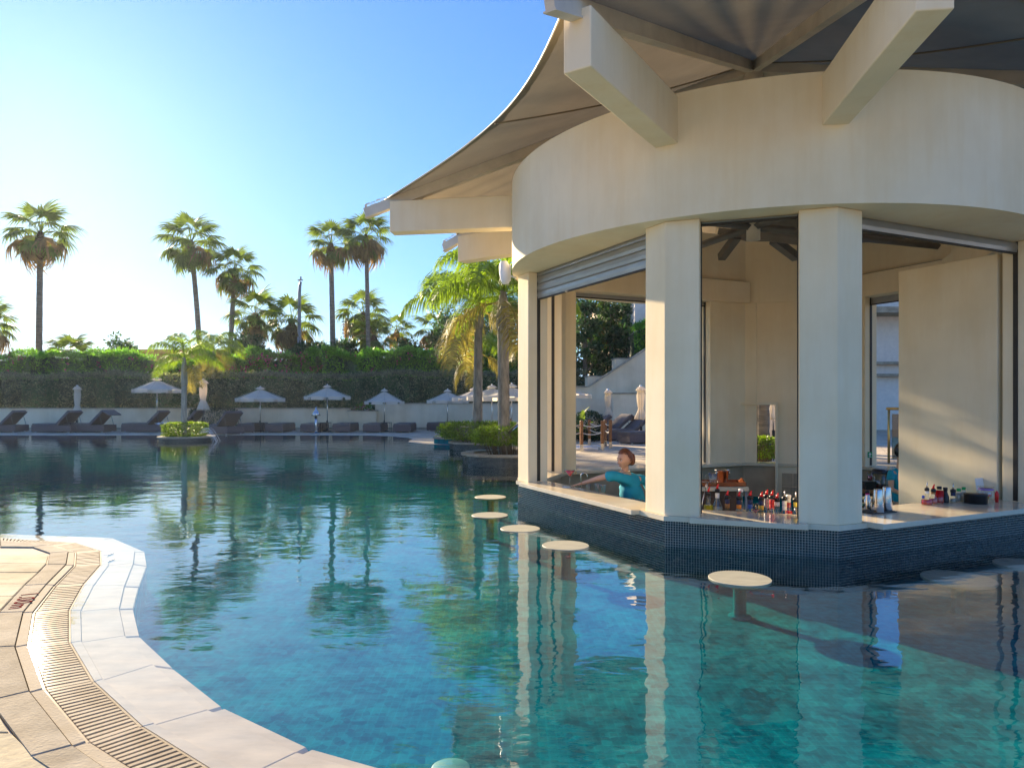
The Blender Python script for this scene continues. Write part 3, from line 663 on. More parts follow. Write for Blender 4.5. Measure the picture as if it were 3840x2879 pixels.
# ------------------------------------------------------------------ canopy
cano = thing('shade_canopy', 'large taupe tensioned mesh canopy on cream steel rafters over the bar', 'canopy', (*CEN, TOPF))
DEG = [7.0, 33.2, 99.0, 125.2, 190, 215, 279, 305]
RT, ZH, SL = 5.98, 6.50, .318
def rpt(deg, r, dz=0):
    return Vector((CEN[0]-math.sin(R(deg))*r, CEN[1]-math.cos(R(deg))*r, ZH-SL*r+dz))
MB().lathe([(0, -.9), (.14, -.9), (.14, .02), (.09, .06), (.0, .06)], 16, (CEN[0], CEN[1], ZH-.08)).build('mast', M['steel_w'], cano)
MB().tube([(CEN[0], CEN[1], 3.9), (CEN[0], CEN[1], ZH-.9)], .10, 12).build('mast_post', M['steel_w'], cano)
for q in range(4):   # spokes carrying the mast
    th = R(20+90*q); e = inner_pt(th, KI)
    MB().tube([(CEN[0], CEN[1], 4.1), (e[0], e[1], 4.1)], .06, 4).build('mast_spoke', M['steel_g'], cano)
for deg in DEG:
    A_, B_ = rpt(deg, .12, -.05), rpt(deg, RT, -.05); mid = (A_+B_)/2; L = (B_-A_).length
    dv = (B_-A_).normalized(); rz = math.atan2(dv.y, dv.x); ry = -math.asin(dv.z)
    MB().box(mid, (L, .085, .15), rz=rz, ry=ry).build('rafter', M['steel_w'], cano, bevel=.004)
    MB().box(mid+Vector((0, 0, -.082)), (L-.02, .11, .014), rz=rz, ry=ry).build('rafter_flange', M['steel_w'], cano)
    pb = rpt(deg, 5.36, -.18)
    MB().tube([pb+Vector((0, 0, .06)), Vector((pb.x, pb.y, 4.69))], .03, 8).build('rafter_bracket', M['chrome'], cano)
    # turnbuckle chain at the tip
    m_ = MB()
    for q in range(4):
        p_ = rpt(deg, RT-.30+q*.085, .065+.02*(q % 2)); ax_ = Vector((-dv.y, dv.x, 0)) if q % 2 else Vector((0, 0, 1))
        m_.tube([p_-dv*.035, p_-dv*.03+ax_*.018, p_+dv*.03+ax_*.018, p_+dv*.035, p_+dv*.03-ax_*.018, p_-dv*.03-ax_*.018, p_-dv*.035], .006, 5)
    m_.build('tip_chain', M['chrome'], cano)
    MB().box(rpt(deg, RT-.01, .03), (.012, .07, .10), rz=rz).build('tip_plate', M['steel_w'], cano)
nd = len(DEG)
for q in range(nd):
    d0, d1 = DEG[q], DEG[(q+1) % nd]
    A_, B_ = rpt(d0, RT-.32, .045), rpt(d1, RT-.32, .045)
    sp = (d1-d0) % 360; sag = .135 if sp > 40 else .075
    hub = Vector((CEN[0], CEN[1], ZH+.02)); nu, nv = 28, 24; vs = []; cord = []
    for iu in range(nu+1):
        u = iu/nu; e = A_.lerp(B_, u); f = 4*u*(1-u)*sag; e = e.lerp(hub, f)
        if iu in range(nu+1): cord.append(e)
        for iv in range(nv+1):
            v = .02+.98*iv/nv
            p_ = hub.lerp(e, v); p_.z += -.10*4*u*(1-u)*math.sin(math.pi*v)*(1 if sp > 40 else .4)
            wr_ = math.sin(math.pi*min(1, u*1.0))*v; p_.z += .020*wr_*v*math.sin(u*31+q)*max(0, 1-abs(u-.5)*1.2)+.012*v*v*v*math.sin(u*13+v*4+q)*min(1, 6*u*(1-u))
            vs.append(p_)
    m_ = MB(); m_.add(vs, [(iu*(nv+1)+iv, (iu+1)*(nv+1)+iv, (iu+1)*(nv+1)+iv+1, iu*(nv+1)+iv+1) for iu in range(nu) for iv in range(nv)], True)
    m_.build('fabric_panel', M['fabric'], cano)
    # hem band
    hv = []
    for e in cord:
        hv += [e+Vector((0, 0, -.006)), e.lerp(hub, .022)+Vector((0, 0, -.008))]
    m_ = MB(); m_.add(hv, [(2*k, 2*k+1, 2*k+3, 2*k+2) for k in range(nu)]); m_.build('hem', M['seam'], cano)
    MB().tube(cord, .010, 6).build('edge_cable', M['steel_w'], cano)
    if sp > 40:
        iu = nu//2; line = [Vector(vs[iu*(nv+1)+iv])+Vector((0, 0, -.012)) for iv in range(1, nv+1)]
        MB().tube(line, .011, 5).build('seam', M['seam'], cano)
# interior steel brackets and lower steel frame seen above the core wall
def steelbar(p, q, w, h, name='steel_bracket'):
    mid = (p+q)/2; dv = (q-p).normalized(); MB().box(mid, ((q-p).length, w, h), rz=math.atan2(dv.y, dv.x), ry=-math.asin(dv.z)).build(name, M['steel_g'], cano)
steelbar(P(2705, 965, 12.9), P(2765, 885, 12.2), .13, .13); steelbar(P(2985, 965, 12.2), P(2900, 900, 11.6), .13, .13)
steelbar(P(2700, 868, 12.4), P(3050, 912, 10.8), .1, .12, 'steel_beam'); steelbar(P(3050, 912, 10.8), P(3400, 880, 11.6), .1, .12, 'steel_beam')
mb = MB(); q = [P(2700, 860, 12.4), P(3050, 905, 10.8), P(3400, 872, 11.6), P(3200, 700, 13.0), P(2800, 700, 13.0)]
q = [Vector((v.x, v.y, 4.62)) for v in q]; mb.prism([(v.x, v.y) for v in q], 4.52, 4.56); mb.build('dark_soffit_panel', M['steel_g'], cano)
# wall speaker on the left of the fascia
sp_ = thing('wall_speaker', 'white rounded outdoor speaker mounted at the left end of the curved fascia', 'speaker', P(1893, 1022, 10.3))
m_ = MB(); pr_ = [(.0, -.165), (.05, -.165), (.075, -.10), (.082, 0), (.075, .10), (.05, .165), (.0, .165)]
m_.lathe(pr_, 14); m_.xf(Matrix.Translation(sp_.location) @ Matrix.Rotation(R(-5), 4, 'Y') @ Matrix.Scale(1.0, 4)); m_.build('speaker_cabinet', M['paper'], sp_)
MB().box(sp_.location+Vector((.075, .02, 0)), (.03, .09, .24)).build('speaker_back', M['paper'], sp_, bevel=.01)
MB().tube([sp_.location+Vector((.08, 0, -.05)), sp_.location+Vector((.17, .05, -.07))], .015, 8).build('bracket', M['paper'], sp_)
# ------------------------------------------------------------------ garden walls and terrain pieces
def strip_wall(name, pts, th, z0, z1, mat, parent=None, world=True):
    m_ = MB()
    for (a, b) in zip(pts, pts[1:]):
        a, b = Vector(a), Vector(b); d = (b-a); c = (a+b)/2
        m_.box((c.x, c.y, (z0+z1)/2), (d.length+.0, th, z1-z0), rz=math.atan2(d.y, d.x))
    return m_.build(name, mat, parent)
YW = 36.2
def X(px, Y): return (px-1920)/F*Y
gw = thing('garden_wall', 'long low white garden wall behind the loungers under the dark hedge', 'wall', (-12, YW, 0))
strip_wall('wall_face', [(-46, YW), (X(1314, YW), YW)], .3, -.1, 1.10, M['wallfar'], gw)
strip_wall('wall_cap', [(-46, YW-.01), (X(1314, YW)-.003, YW-.01)], .38, 1.103, 1.15, M['coping'], gw)
strip_wall('wall_skirting', [(-46, YW-.165), (X(1312, YW), YW-.165)], .024, -.0, .13, M['coping'], gw)
gp = thing('wall_pier', 'white wall pier carrying the flower box between low and high garden wall', 'pier', (X(1366, YW), YW-.3, 0))
MB().box((X(1366, YW), YW-.15, .48), (X(1418, YW)-X(1316, YW), .7, 1.0)).build('pier_block', M['wallfar'], gp, bevel=.01)
MB().box((X(1366, YW), YW-.15, 1.005), (X(1421, YW)-X(1312, YW), .78, .045)).build('pier_cap', M['coping'], gp)
gh = thing('high_garden_wall', 'higher cream garden wall right of the flower box behind the umbrellas', 'wall', (-2, YW, 0))
strip_wall('wall_face', [(X(1408, YW), YW+.06), (X(2150, YW), YW+.06)], .3, -.1, 1.36, M['wallfar'], gh)
strip_wall('wall_cap', [(X(1408, YW)-.02, YW+.05), (X(2150, YW), YW+.05)], .38, 1.363, 1.41, M['coping'], gh)
strip_wall('wall_skirting', [(X(1424, YW), YW-.105), (X(2150, YW), YW-.105)], .024, 0, .13, M['coping'], gh)
# stair wall seen through the bar
def facing_poly(name, pxs, Y, th, mat, parent):
    pts = [P(x, y, Y) for x, y in pxs]; n_ = len(pts)
    vs = [(p.x, Y, p.z) for p in pts]+[(p.x, Y+th, p.z) for p in pts]
    return MB().add(vs, [tuple(range(n_)), tuple(range(n_, 2*n_))[::-1]]+[(i, (i+1) % n_, n_+(i+1) % n_, n_+i) for i in range(n_)]).build(name, mat, parent)
st = thing('stair_wall', 'tall sloping cream stair wall with stone cap rising to the right behind the bar', 'wall', (X(2400, 33), 33, 0))
facing_poly('wall_face', [(2120, 1700), (2120, 1450), (2208, 1450), (2423, 1309), (2640, 1166), (2640, 1700)], 33, .3, M['wallfar'], st)
facing_poly('wall_cap', [(2120, 1452), (2120, 1447), (2207, 1447), (2423, 1304), (2640, 1160), (2640, 1167), (2423, 1311), (2209, 1452)], 32.93, .45, M['coping'], st)
for (a, b, y) in ((2203, 2275, 1408), (2308, 2380, 1342)):
    facing_poly('step_block', [(a, 1500), (a, y+4), (b, y+4), (b, 1500)], 33.4, 1.2, M['wallfar'], st)
    facing_poly('step_cap', [(a-3, y+4), (a-3, y), (b, y), (b, y+4)], 33.37, 1.28, M['coping'], st)
lw = thing('terrace_wall', 'low cream terrace wall with ochre cap behind the raised loungers', 'wall', (X(2500, 31), 31, 0))
facing_poly('wall_face', [(2300, 1700), (2300, 1476), (3000, 1476), (3000, 1700)], 31, .3, M['wallfar'], lw)
facing_poly('wall_cap', [(2294, 1477), (2294, 1472), (3000, 1472), (3000, 1477)], 30.96, .4, M['coping'], lw)
# sunken service path outside the bar door, with its curved planter wall
pw = thing('planter_wall', 'curved white planter wall with ochre cap seen through the bar doorway', 'planter', (5.6, 15.4, 0))
arc = [(3.9+.0, 14.55), (4.7, 15.35), (5.5, 15.62), (6.5, 15.55), (7.6, 15.2), (8.6, 14.6)]
strip_wall('retaining_face', arc, .22, -.85, .10, M['plaster'], pw); strip_wall('retaining_cap', arc, .36, .103, .15, M['coping'], pw)
cab = thing('louvred_cabinet', 'white louvred service cabinet with stone top left of the bar doorway', 'cabinet', (4.65, 14.6, -.8))
c0 = P(2736, 1800, 14.1); c1 = P(2832, 1800, 14.8)
dv = Vector((c1.x-c0.x, c1.y-c0.y)); ang = math.atan2(dv.y, dv.x); cm = (Vector((c0.x, c0.y))+Vector((c1.x, c1.y)))/2
MB().box((cm.x, cm.y+.2, -.36), (dv.length, .3, .9), rz=ang).build('carcass', M['plaster'], cab)
MB().box((cm.x+.05, cm.y+.15, .115), (dv.length+.2, .5, .05), rz=ang).build('stone_top', M['coping'], cab)
for k in range(9):
    MB().box((cm.x-.02, cm.y+.035, -.62+k*.075), (dv.length*.62, .03, .06), rz=ang, rx=R(-28)).build('louvre', M['paper'], cab)
# ------------------------------------------------------------------ hedges
def hedge(name, label, x0, x1, y0, y1, z0, z1, n, L, W, mat, bump=.22, topfn=None, flowers=None, group=None, cat='hedge', core='darkleaf'):
    h = thing(name, label, cat, ((x0+x1)/2, y0, z0), 0, group)
    A1 = (x1-x0)*(z1-z0); A2 = (x1-x0)*(y1-y0); nf = int(n*A1/(A1+A2)); nt_ = n-nf
    ph = rng.uniform(0, 6, 8)
    def und(x, z): return bump*(np.sin(x*2.1+ph[0])*np.sin(z*2.7+ph[1])*.5+np.sin(x*5.3+ph[2]+z*3)*.3+np.sin(x*.9+ph[3])*.4)
    xs = rng.uniform(x0, x1, nf); zs = rng.uniform(z0, z1, nf); ys = y0+und(xs, zs)+rng.normal(0, .06, nf)+.05
    top = (topfn(xs) if topfn else 0)
    zs = z0+(zs-z0)*((z1+top-z0)/(z1-z0))
    xt = rng.uniform(x0, x1, nt_); yt = y0+(y1-y0)*rng.uniform(0, 1, nt_)**1.6; zt = z1+(topfn(xt) if topfn else 0)+.5*und(xt, yt)+rng.normal(0, .07, nt_)
    pts = np.concatenate([np.stack([xs, ys, zs], 1), np.stack([xt, yt, zt], 1)])
    out = np.concatenate([np.tile([0, -.8, .1], (nf, 1)), np.tile([0, 0, .9], (nt_, 1))])
    V = leaves(pts, L, W, .15, out)-np.array(h.location)
    link('foliage', nmesh('foliage', V, None, mat), h, fixn=False, kind='stuff')
    # dark solid core, added so nothing shows through the leaves
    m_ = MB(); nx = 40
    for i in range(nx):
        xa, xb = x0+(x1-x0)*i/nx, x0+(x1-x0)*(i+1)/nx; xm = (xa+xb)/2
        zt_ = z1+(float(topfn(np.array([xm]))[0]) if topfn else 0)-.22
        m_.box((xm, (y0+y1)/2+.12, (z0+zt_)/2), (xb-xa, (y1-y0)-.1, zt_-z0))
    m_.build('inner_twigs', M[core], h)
    for (cnt, ma, sz) in (flowers or []):
        cl = cnt//7+1; cx = rng.uniform(x0, x1, cl); cz = z0+(z1-z0)*rng.uniform(.25, 1.0, cl)
        xs = np.repeat(cx, 7)+rng.normal(0, .14, cl*7); zs = np.repeat(cz, 7)+rng.normal(0, .12, cl*7)
        ys = y0+und(xs, zs)-.06+rng.normal(0, .04, cl*7)
        p_ = np.stack([xs, ys, zs], 1); V = leaves(p_, sz, sz, 0, np.tile([0, -1.2, .3], (len(p_), 1)))-np.array(h.location)
        link('blossom', nmesh('blossom', V, None, M[ma]), h, fixn=False, kind='stuff')
    return h
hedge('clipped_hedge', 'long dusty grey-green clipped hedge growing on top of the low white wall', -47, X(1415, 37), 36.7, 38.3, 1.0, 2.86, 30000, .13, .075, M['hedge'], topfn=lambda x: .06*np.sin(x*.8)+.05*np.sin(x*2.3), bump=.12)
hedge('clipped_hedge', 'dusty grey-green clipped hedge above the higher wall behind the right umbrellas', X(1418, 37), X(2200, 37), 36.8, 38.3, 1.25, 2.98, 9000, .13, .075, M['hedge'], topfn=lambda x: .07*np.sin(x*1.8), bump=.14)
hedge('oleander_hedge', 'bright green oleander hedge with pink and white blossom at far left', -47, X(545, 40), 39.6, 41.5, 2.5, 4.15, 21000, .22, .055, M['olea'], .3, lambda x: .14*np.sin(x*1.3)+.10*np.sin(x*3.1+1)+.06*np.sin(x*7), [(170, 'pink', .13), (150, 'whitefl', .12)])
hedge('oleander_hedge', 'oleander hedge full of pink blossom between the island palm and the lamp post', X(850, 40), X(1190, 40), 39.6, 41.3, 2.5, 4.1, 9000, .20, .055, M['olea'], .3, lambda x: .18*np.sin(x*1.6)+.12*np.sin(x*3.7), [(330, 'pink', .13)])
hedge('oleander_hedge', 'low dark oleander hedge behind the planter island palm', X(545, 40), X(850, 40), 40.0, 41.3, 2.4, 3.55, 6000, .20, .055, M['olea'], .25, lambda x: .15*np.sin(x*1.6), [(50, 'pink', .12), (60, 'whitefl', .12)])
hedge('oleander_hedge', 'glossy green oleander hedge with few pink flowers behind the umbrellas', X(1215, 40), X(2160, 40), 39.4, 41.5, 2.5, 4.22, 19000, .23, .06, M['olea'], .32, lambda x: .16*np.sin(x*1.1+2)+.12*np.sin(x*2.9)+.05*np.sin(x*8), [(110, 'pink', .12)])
ow = thing('ochre_wall', 'strip of ochre wall top visible behind the island palm above the hedge', 'wall', (X(650, 52), 52, 0))
MB().box((X(640, 52), 52, 2.2), (X(960, 52)-X(480, 52), .3, 6.3)).build('wall_face', M['terracotta'], ow)
# ------------------------------------------------------------------ fan palms
def fan_mesh(name, mat, seed, nseg=24, droop=.16, ragged=.1):
    r_ = random.Random(seed); m_ = MB(); n_ = 7
    pet = [Vector((.60*t, 0, .10*math.sin(t*1.5)-.06*t*t)) for t in [i/n_ for i in range(n_+1)]]
    for i in range(n_):
        a, b = pet[i], pet[i+1]; w = .012*(1-.5*i/n_)
        m_.add([a+Vector((0, -w, 0)), a+Vector((0, w, 0)), b+Vector((0, w, 0)), b+Vector((0, -w, 0))], [(0, 1, 2, 3)])
        m_.add([a+Vector((0, 0, -w)), a+Vector((0, 0, w)), b+Vector((0, 0, w)), b+Vector((0, 0, -w))], [(0, 1, 2, 3)])
    h = pet[-1]; pitch = -.35
    ex = Vector((math.cos(pitch), 0, math.sin(pitch))); ez = Vector((-math.sin(pitch), 0, math.cos(pitch)))
    for k in range(nseg):
        f = -2.25+4.5*(k+.5)/nseg; df = 4.5/nseg*.62
        L = .44*(1-.22*abs(f)/2.25)*(1+r_.uniform(-ragged, ragged))
        def q(ang, rad, dz=0): return h+(ex*math.cos(ang)+Vector((0, 1, 0))*math.sin(ang))*rad+ez*(-.10*abs(math.sin(ang))*rad*2.2)+Vector((0, 0, -dz))
        dr = droop*(1+r_.uniform(-.5, .9))
        tip = q(f+r_.uniform(-.05, .05), L, dr*.9); m1 = q(f-df, L*.55, dr*.12+.006); m2 = q(f+df, L*.55, dr*.12-.006); t1 = q(f-df*.35, L*.82, dr*.42); t2 = q(f+df*.35, L*.82, dr*.42)
        m_.add([h, m1, m2], [(0, 1, 2)]); m_.add([m1, t1, t2, m2], [(0, 1, 2, 3)]); m_.add([t1, tip, t2], [(0, 1, 2)])
    me = m_.mesh(name); me.materials.append(mat); return me
FAN = [fan_mesh('frond', M['fan'], s) for s in range(4)]
FANB = [fan_mesh('frond', M['fanbrown'], 10+s, 18, .42, .3) for s in range(3)]
def fan_palm(label, top, base, Y, Rpx, tw, seed, ng=24, nb=11, skirt=.5, elmin=-20, group=None, boots=True):
    r_ = random.Random(seed); T = P(*top, Y); B = Vector((X(base[0], Y), Y, 0)); zv = P(*base, Y)
    # extend the lean down to the ground
    if base[1] < 1490:
        k = (T.x-zv.x)/(T.z-zv.z); B = Vector((zv.x-k*zv.z*.4, Y, 0))
    t = thing('fan_palm', label, 'palm tree', B, 0, group)
    n_ = 26; pts = []; rad = []; w = tw/F*Y/2
    for i in range(n_+1):
        s = i/n_; p_ = B.lerp(T, s); mid = zv if 0 < zv.z < T.z else None
        bow = math.sin(s*math.pi)*r_.uniform(.96, 1.0)
        if mid is not None:
            sm = zv.z/T.z; off = zv.x-B.lerp(T, sm).x; p_.x += off*bow/max(.3, math.sin(sm*math.pi))*.8
        pts.append(p_); rad.append(w*(1.12-.3*s)*(1+.05*(i % 2))*(1.25 if s < .04 else 1))
    MB().tube(pts, rad, 9).build('trunk', M['trunk'], t)
    rr = Rpx/F*Y
    if boots:
        m_ = MB(); bh = skirt*rr
        m_.tube([T+Vector((0, 0, -bh)), T+Vector((0, 0, -bh*.6)), T+Vector((0, 0, -bh*.2)), T+Vector((0, 0, .1))], [w*.95, w*1.7, w*1.55, w*.6], 9)
        for k in range(26):
            a = r_.uniform(0, 6.28); z = r_.uniform(-bh, -.05); o = Vector((math.cos(a), math.sin(a), 0))
            b0 = T+Vector((0, 0, z))+o*w*1.1; b1 = b0+o*w*r_.uniform(.5, 1.3)+Vector((0, 0, r_.uniform(-.1, .35)*w*3)); sd = Vector((-o.y, o.x, 0))*w*.35
            m_.add([b0-sd, b0+sd, b1], [(0, 1, 2)])
        m_.build('leaf_boots', M['boot'], t)
    top_l = T-B
    ng = int(ng*.72)
    for k in range(ng+nb):
        br = k >= ng; kk = (k-ng)/max(1, nb) if br else k/ng
        az = (k*2.39996+r_.uniform(-.3, .3)); el = R(78-(78-elmin)*kk**.85+r_.uniform(-6, 6)) if not br else R(elmin+8-48*kk+r_.uniform(-8, 8))
        me = r_.choice(FANB if br and r_.random() < .6 else FAN)
        o = bpy.data.objects.new('frond', me); C.objects.link(o); o.parent = t
        o.location = top_l+Vector((0, 0, -.05*rr*(1 if not br else 2.2)))
        sc = rr*r_.uniform(.9, 1.12)*(1.0 if not br else .9); o.scale = (sc, sc, sc)
        o.rotation_euler = Euler((r_.uniform(-.25, .25), -el, az), 'XYZ')
    return t
fan_palm('very tall straight fan palm standing alone at the far left against the glow', (152, 872), (146, 1330), 47, 138, 22, 1, 26, 12, .75)
fan_palm('tall fan palm leaning left, left one of the crossing pair', (716, 905), (748, 1268), 46, 135, 19, 2, 26, 14, .85)
fan_palm('tall fan palm leaning right just right of the taller crossing palm', (881, 1010), (864, 1288), 45, 112, 18, 3, 24, 12, .6)
fan_palm('tall slender fan palm left of the twin pair beside the canopy corner', (1240, 915), (1249, 1330), 44, 103, 20, 4, 24, 13, .75)
fan_palm('tallest fan palm directly beside the canopy tip with long trunk', (1372, 885), (1382, 1340), 43, 112, 17, 5, 25, 14, .9)
fan_palm('short bushy fan palm between leaning palm and lamp post', (957, 1178), (957, 1330), 46, 118, 28, 6, 24, 10, .9)
fan_palm('short brown skirted fan palm just left of the lamp post', (1095, 1205), (1092, 1380), 45, 120, 24, 7, 22, 14, 1.1)
fan_palm('middle height fan palm behind the tallest trunk near the utility pole', (1362, 1175), (1362, 1340), 46, 110, 24, 8, 24, 12, .9)
fan_palm('small fan palm right of the twin palms above the hedge', (1487, 1238), (1485, 1345), 48, 75, 14, 9, 22, 8, .7)
fan_palm('squat brown fan palm low behind the twin palm trunks', (1402, 1262), (1400, 1340), 44, 88, 22, 10, 14, 16, .9)
fan_palm('fan palm behind the drooping feather palms near the bar', (1632, 1235), (1628, 1400), 47, 95, 18, 11, 20, 14, .9)
fan_palm('large fan palm cut off by the left picture edge', (-52, 1215), (-52, 1400), 44, 118, 24, 12, 24, 12, .9)
fan_palm('low young fan palm spreading above the hedge left of the island', (268, 1345), (268, 1420), 43, 112, 20, 13, 20, 2, .4, 5, None, False)
fan_palm('tiny fan palm tuft above the hedge in front of the conifer', (480, 1340), (480, 1420), 44, 60, 14, 14, 14, 2, .4, 5, None, False)
fan_palm('small fan palm tuft between lamp post and slender tall palm', (1192, 1325), (1190, 1420), 45, 62, 14, 15, 16, 2, .4, 5, None, False)
fan_palm('fan palm with hanging dry fronds above the dark trees seen through the bar', (2245, 1205), (2240, 1400), 40, 120, 22, 16, 14, 16, .9)
fan_palm('second fan palm behind the dark trees seen through the bar', (2330, 1190), (2330, 1400), 43, 90, 18, 17, 16, 10, .9)
# ------------------------------------------------------------------ feather palms
def feather_mesh(name, mat, seed, el, L=1.0, curve=1.9, nl=64, ll=.40, dry=0, lw=.0062):
    r_ = random.Random(seed); m_ = MB(); ns = 22; pts = []; a = el; p_ = Vector((0, 0, 0))
    for i in range(ns+1):
        pts.append(p_.copy()); p_ = p_+Vector((math.cos(a), 0, math.sin(a)))*L/ns; a -= curve/ns*(.5+1.0*i/ns)
    for i in range(ns):
        w = .014*(1-.8*i/ns)
        m_.add([pts[i]+Vector((0, -w, 0)), pts[i]+Vector((0, w, 0)), pts[i+1]+Vector((0, w, 0)), pts[i+1]+Vector((0, -w, 0))], [(0, 1, 2, 3)])
        m_.add([pts[i]+Vector((0, 0, -w)), pts[i]+Vector((0, 0, w)), pts[i+1]+Vector((0, 0, w)), pts[i+1]+Vector((0, 0, -w))], [(0, 1, 2, 3)])
    for k in range(nl):
        s = .16+.84*(k+.5)/nl; i = min(ns-1, int(s*ns)); fr = s*ns-i; b = pts[i].lerp(pts[i+1], fr); t = (pts[i+1]-pts[i]).normalized()
        for sd in (-1, 1):
            l = ll*math.sin(math.pi*(.12+.80*s))**.7*r_.uniform(.8, 1.15)
            d = (Vector((0, sd, 0))*.8+t*.5+Vector((0, 0, .15+r_.uniform(-.35, .3)))).normalized(); q = b.copy(); prev = None
            for j in range(4):
                w = lw*(1, 1.2, .8, .1)[j]; wd = t*w
                cur = (q-wd, q+wd)
                if prev: m_.add([prev[0], prev[1], cur[1], cur[0]], [(0, 1, 2, 3)])
                prev = cur; q = q+d*l/3; d = (d+Vector((0, 0, -.85-r_.uniform(0, .5)))).normalized()
    me = m_.mesh(name); me.materials.append(mat); return me
FE = {}
for el in (80, 62, 44, 26, 8): FE[el] = [feather_mesh('frond', M['feather'], el+s, R(el), 1.0, 2.1 if el > 30 else 1.6) for s in (0, 1)]
FD = [feather_mesh('frond', M['featherdry'], 90+s, R(-5-18*s), 1.0, 1.5) for s in (0, 1)]
def feather_palm(label, base, topz, tw, Lf, seed, n=15, ndry=4, shaft=.9, z0=0.2, lean=(0, 0), bulge=1.25, azs=None, bark='trunk_q'):
    r_ = random.Random(seed); B = Vector((base[0], base[1], z0)); T = Vector((base[0]+lean[0], base[1]+lean[1], topz))
    t = thing('feather_palm', label, 'palm tree', B)
    w = tw/2; n_ = 44; zs = topz-shaft
    pts = [B.lerp(Vector((T.x, T.y, zs)), i/n_) for i in range(n_+1)]
    rad = [w*(1.06-.10*i/n_)*(1.035 if i % 3 == 0 else 1-.01*(i % 3)) for i in range(n_+1)]
    MB().tube(pts, rad, 14).build('trunk', M[bark], t)
    Z = Vector((T.x, T.y, zs))
    MB().tube([Z, Z+Vector((0, 0, shaft*.12)), Z+Vector((0, 0, shaft*.35)), Z+Vector((0, 0, shaft*.7)), Z+Vector((0, 0, shaft))], [w*1.0, w*bulge*1.05, w*bulge, w*.9, w*.45], 12).build('leaf_base', M[bark], t)
    for k in range(n+ndry):
        if k < n: el = (80, 62, 62, 44, 44, 26, 26, 8)[min(7, int(k/n*8))]; me = r_.choice(FE[el])
        else: me = r_.choice(FD)
        o = bpy.data.objects.new('frond', me); C.objects.link(o); o.parent = t
        o.location = (T-B)+Vector((0, 0, -.18*(k/n) if k < n else -.3)); s = Lf*r_.uniform(.85, 1.12); o.scale = (s, s, s)
        az = azs[k] if azs and k < len(azs) else k*2.39996+seed
        o.rotation_euler = (0, 0, az+r_.uniform(-.2, .2))
    return t
# ------------------------------------------------------------------ round mosaic planters in the pool
def planter(label, c, r, ztop, group='round mosaic planters standing in the pool', tiles=True, flare=.05):
    t = thing('round_planter', label, 'planter', (c[0], c[1], 0), 0, group)
    MB().lathe([(r+.006, -.74), (r+.006, -.20)], 48, (c[0], c[1], 0)).build('submerged_wall', M['mosaicwall'], t)
    MB().lathe([(r-.01, -.74), (r-.01, ztop-.05), (r-.25, ztop-.05), (r-.25, ztop-.2), (0.0, ztop-.12)], 48, (c[0], c[1], 0)).build('basin', M['grout'], t)
    ns_ = 22
    for k in range(ns_):
        a0, a1 = 2*math.pi*k/ns_+.004, 2*math.pi*(k+1)/ns_-.004; am = (a0+a1)/2; ro, ri = r+flare, r-.27
        q = [(c[0]+ro*math.cos(a), c[1]+ro*math.sin(a)) for a in (a0, am, a1)]+[(c[0]+ri*math.cos(a), c[1]+ri*math.sin(a)) for a in (a1, am, a0)]
        MB().prism(q, ztop-.048, ztop, .006).build('rim_stone', M['coping'], t)
    lst = []; n_ = int(2*math.pi*r/.0285)
    for k in range(n_):
        a = 2*math.pi*k/n_
        for q in range(-8, int((ztop-.06)/.0285)):
            lst.append((0, c[0]+r*math.cos(a), c[1]+r*math.sin(a), ztop-.07-(int((ztop-.06)/.0285)-1-q)*.0285, a+math.pi/2))
    tilesmesh(lst, 'mosaic_tiles', .0225, .006, t, c)
    MB().lathe([(r-.3, ztop-.10), (0, ztop-.07)], 24, (c[0], c[1], 0)).build('soil', M['soil'], t)
    return t
def shrub(label, c, rx, ry, z0, z1, n, L, W, mat='box', stems=60, boxy=3.0, cat='shrub', name='planter_shrub', stemh=.5, leafy_from=.2):
    t = thing(name, label, cat, (c[0], c[1], z0)); h = z1-z0
    a = rng.uniform(0, 2*np.pi, n); e = 1/boxy*2
    u = rng.uniform(-1, 1, (n*3, 3)); q = (np.abs(u)**boxy).sum(1); u = u[(q < 1) & (q > .45)][:n]
    ph = rng.uniform(0, 6, 4); wob = 1+.07*np.sin(np.arctan2(u[:, 1], u[:, 0])*5+ph[0])+.05*np.sin(np.arctan2(u[:, 1], u[:, 0])*11+u[:, 2]*4)
    u[:, :2] *= wob[:, None]
    zz = z0+h*(leafy_from+(1-leafy_from)*(u[:, 2]+1)/2)
    pts = np.stack([c[0]+u[:, 0]*rx, c[1]+u[:, 1]*ry, zz], 1)
    out = u*np.array([.8, .8, .6])
    V = leaves(pts, L, W, .25, out)-np.array([c[0], c[1], z0])
    link('foliage', nmesh('foliage', V, None, M[mat]), t, fixn=False, kind='stuff')
    m_ = MB(); r_ = random.Random(int(n))
    for k in range(stems):
        a_ = r_.uniform(0, 6.28); rr = r_.uniform(.3, .85); b = Vector((c[0]+rx*rr*.75*math.cos(a_), c[1]+ry*rr*.75*math.sin(a_), z0)); e_ = Vector((c[0]+rx*rr*math.cos(a_), c[1]+ry*rr*math.sin(a_), z0+h*r_.uniform(.5, .9)))
        m_.tube([b, b.lerp(e_, .5)+Vector((r_.uniform(-.03, .03), r_.uniform(-.03, .03), 0)), e_], [.009, .006, .004], 4, False)
    m_.build('stems', M['stem'], t, kind='stuff'); return t
pa, pb, pisl = (-1.02, 21.95), (-.16, 17.05), (-12.52, 26.7)
planter('mosaic planter with cream rim, rear one of the two beside the bar', pa, .95, .25)
planter('mosaic planter with cream rim, front one of the two beside the bar', pb, 1.05, .27)
planter('pale round planter island far out in the pool at left', pisl, 1.02, .17, flare=.02)
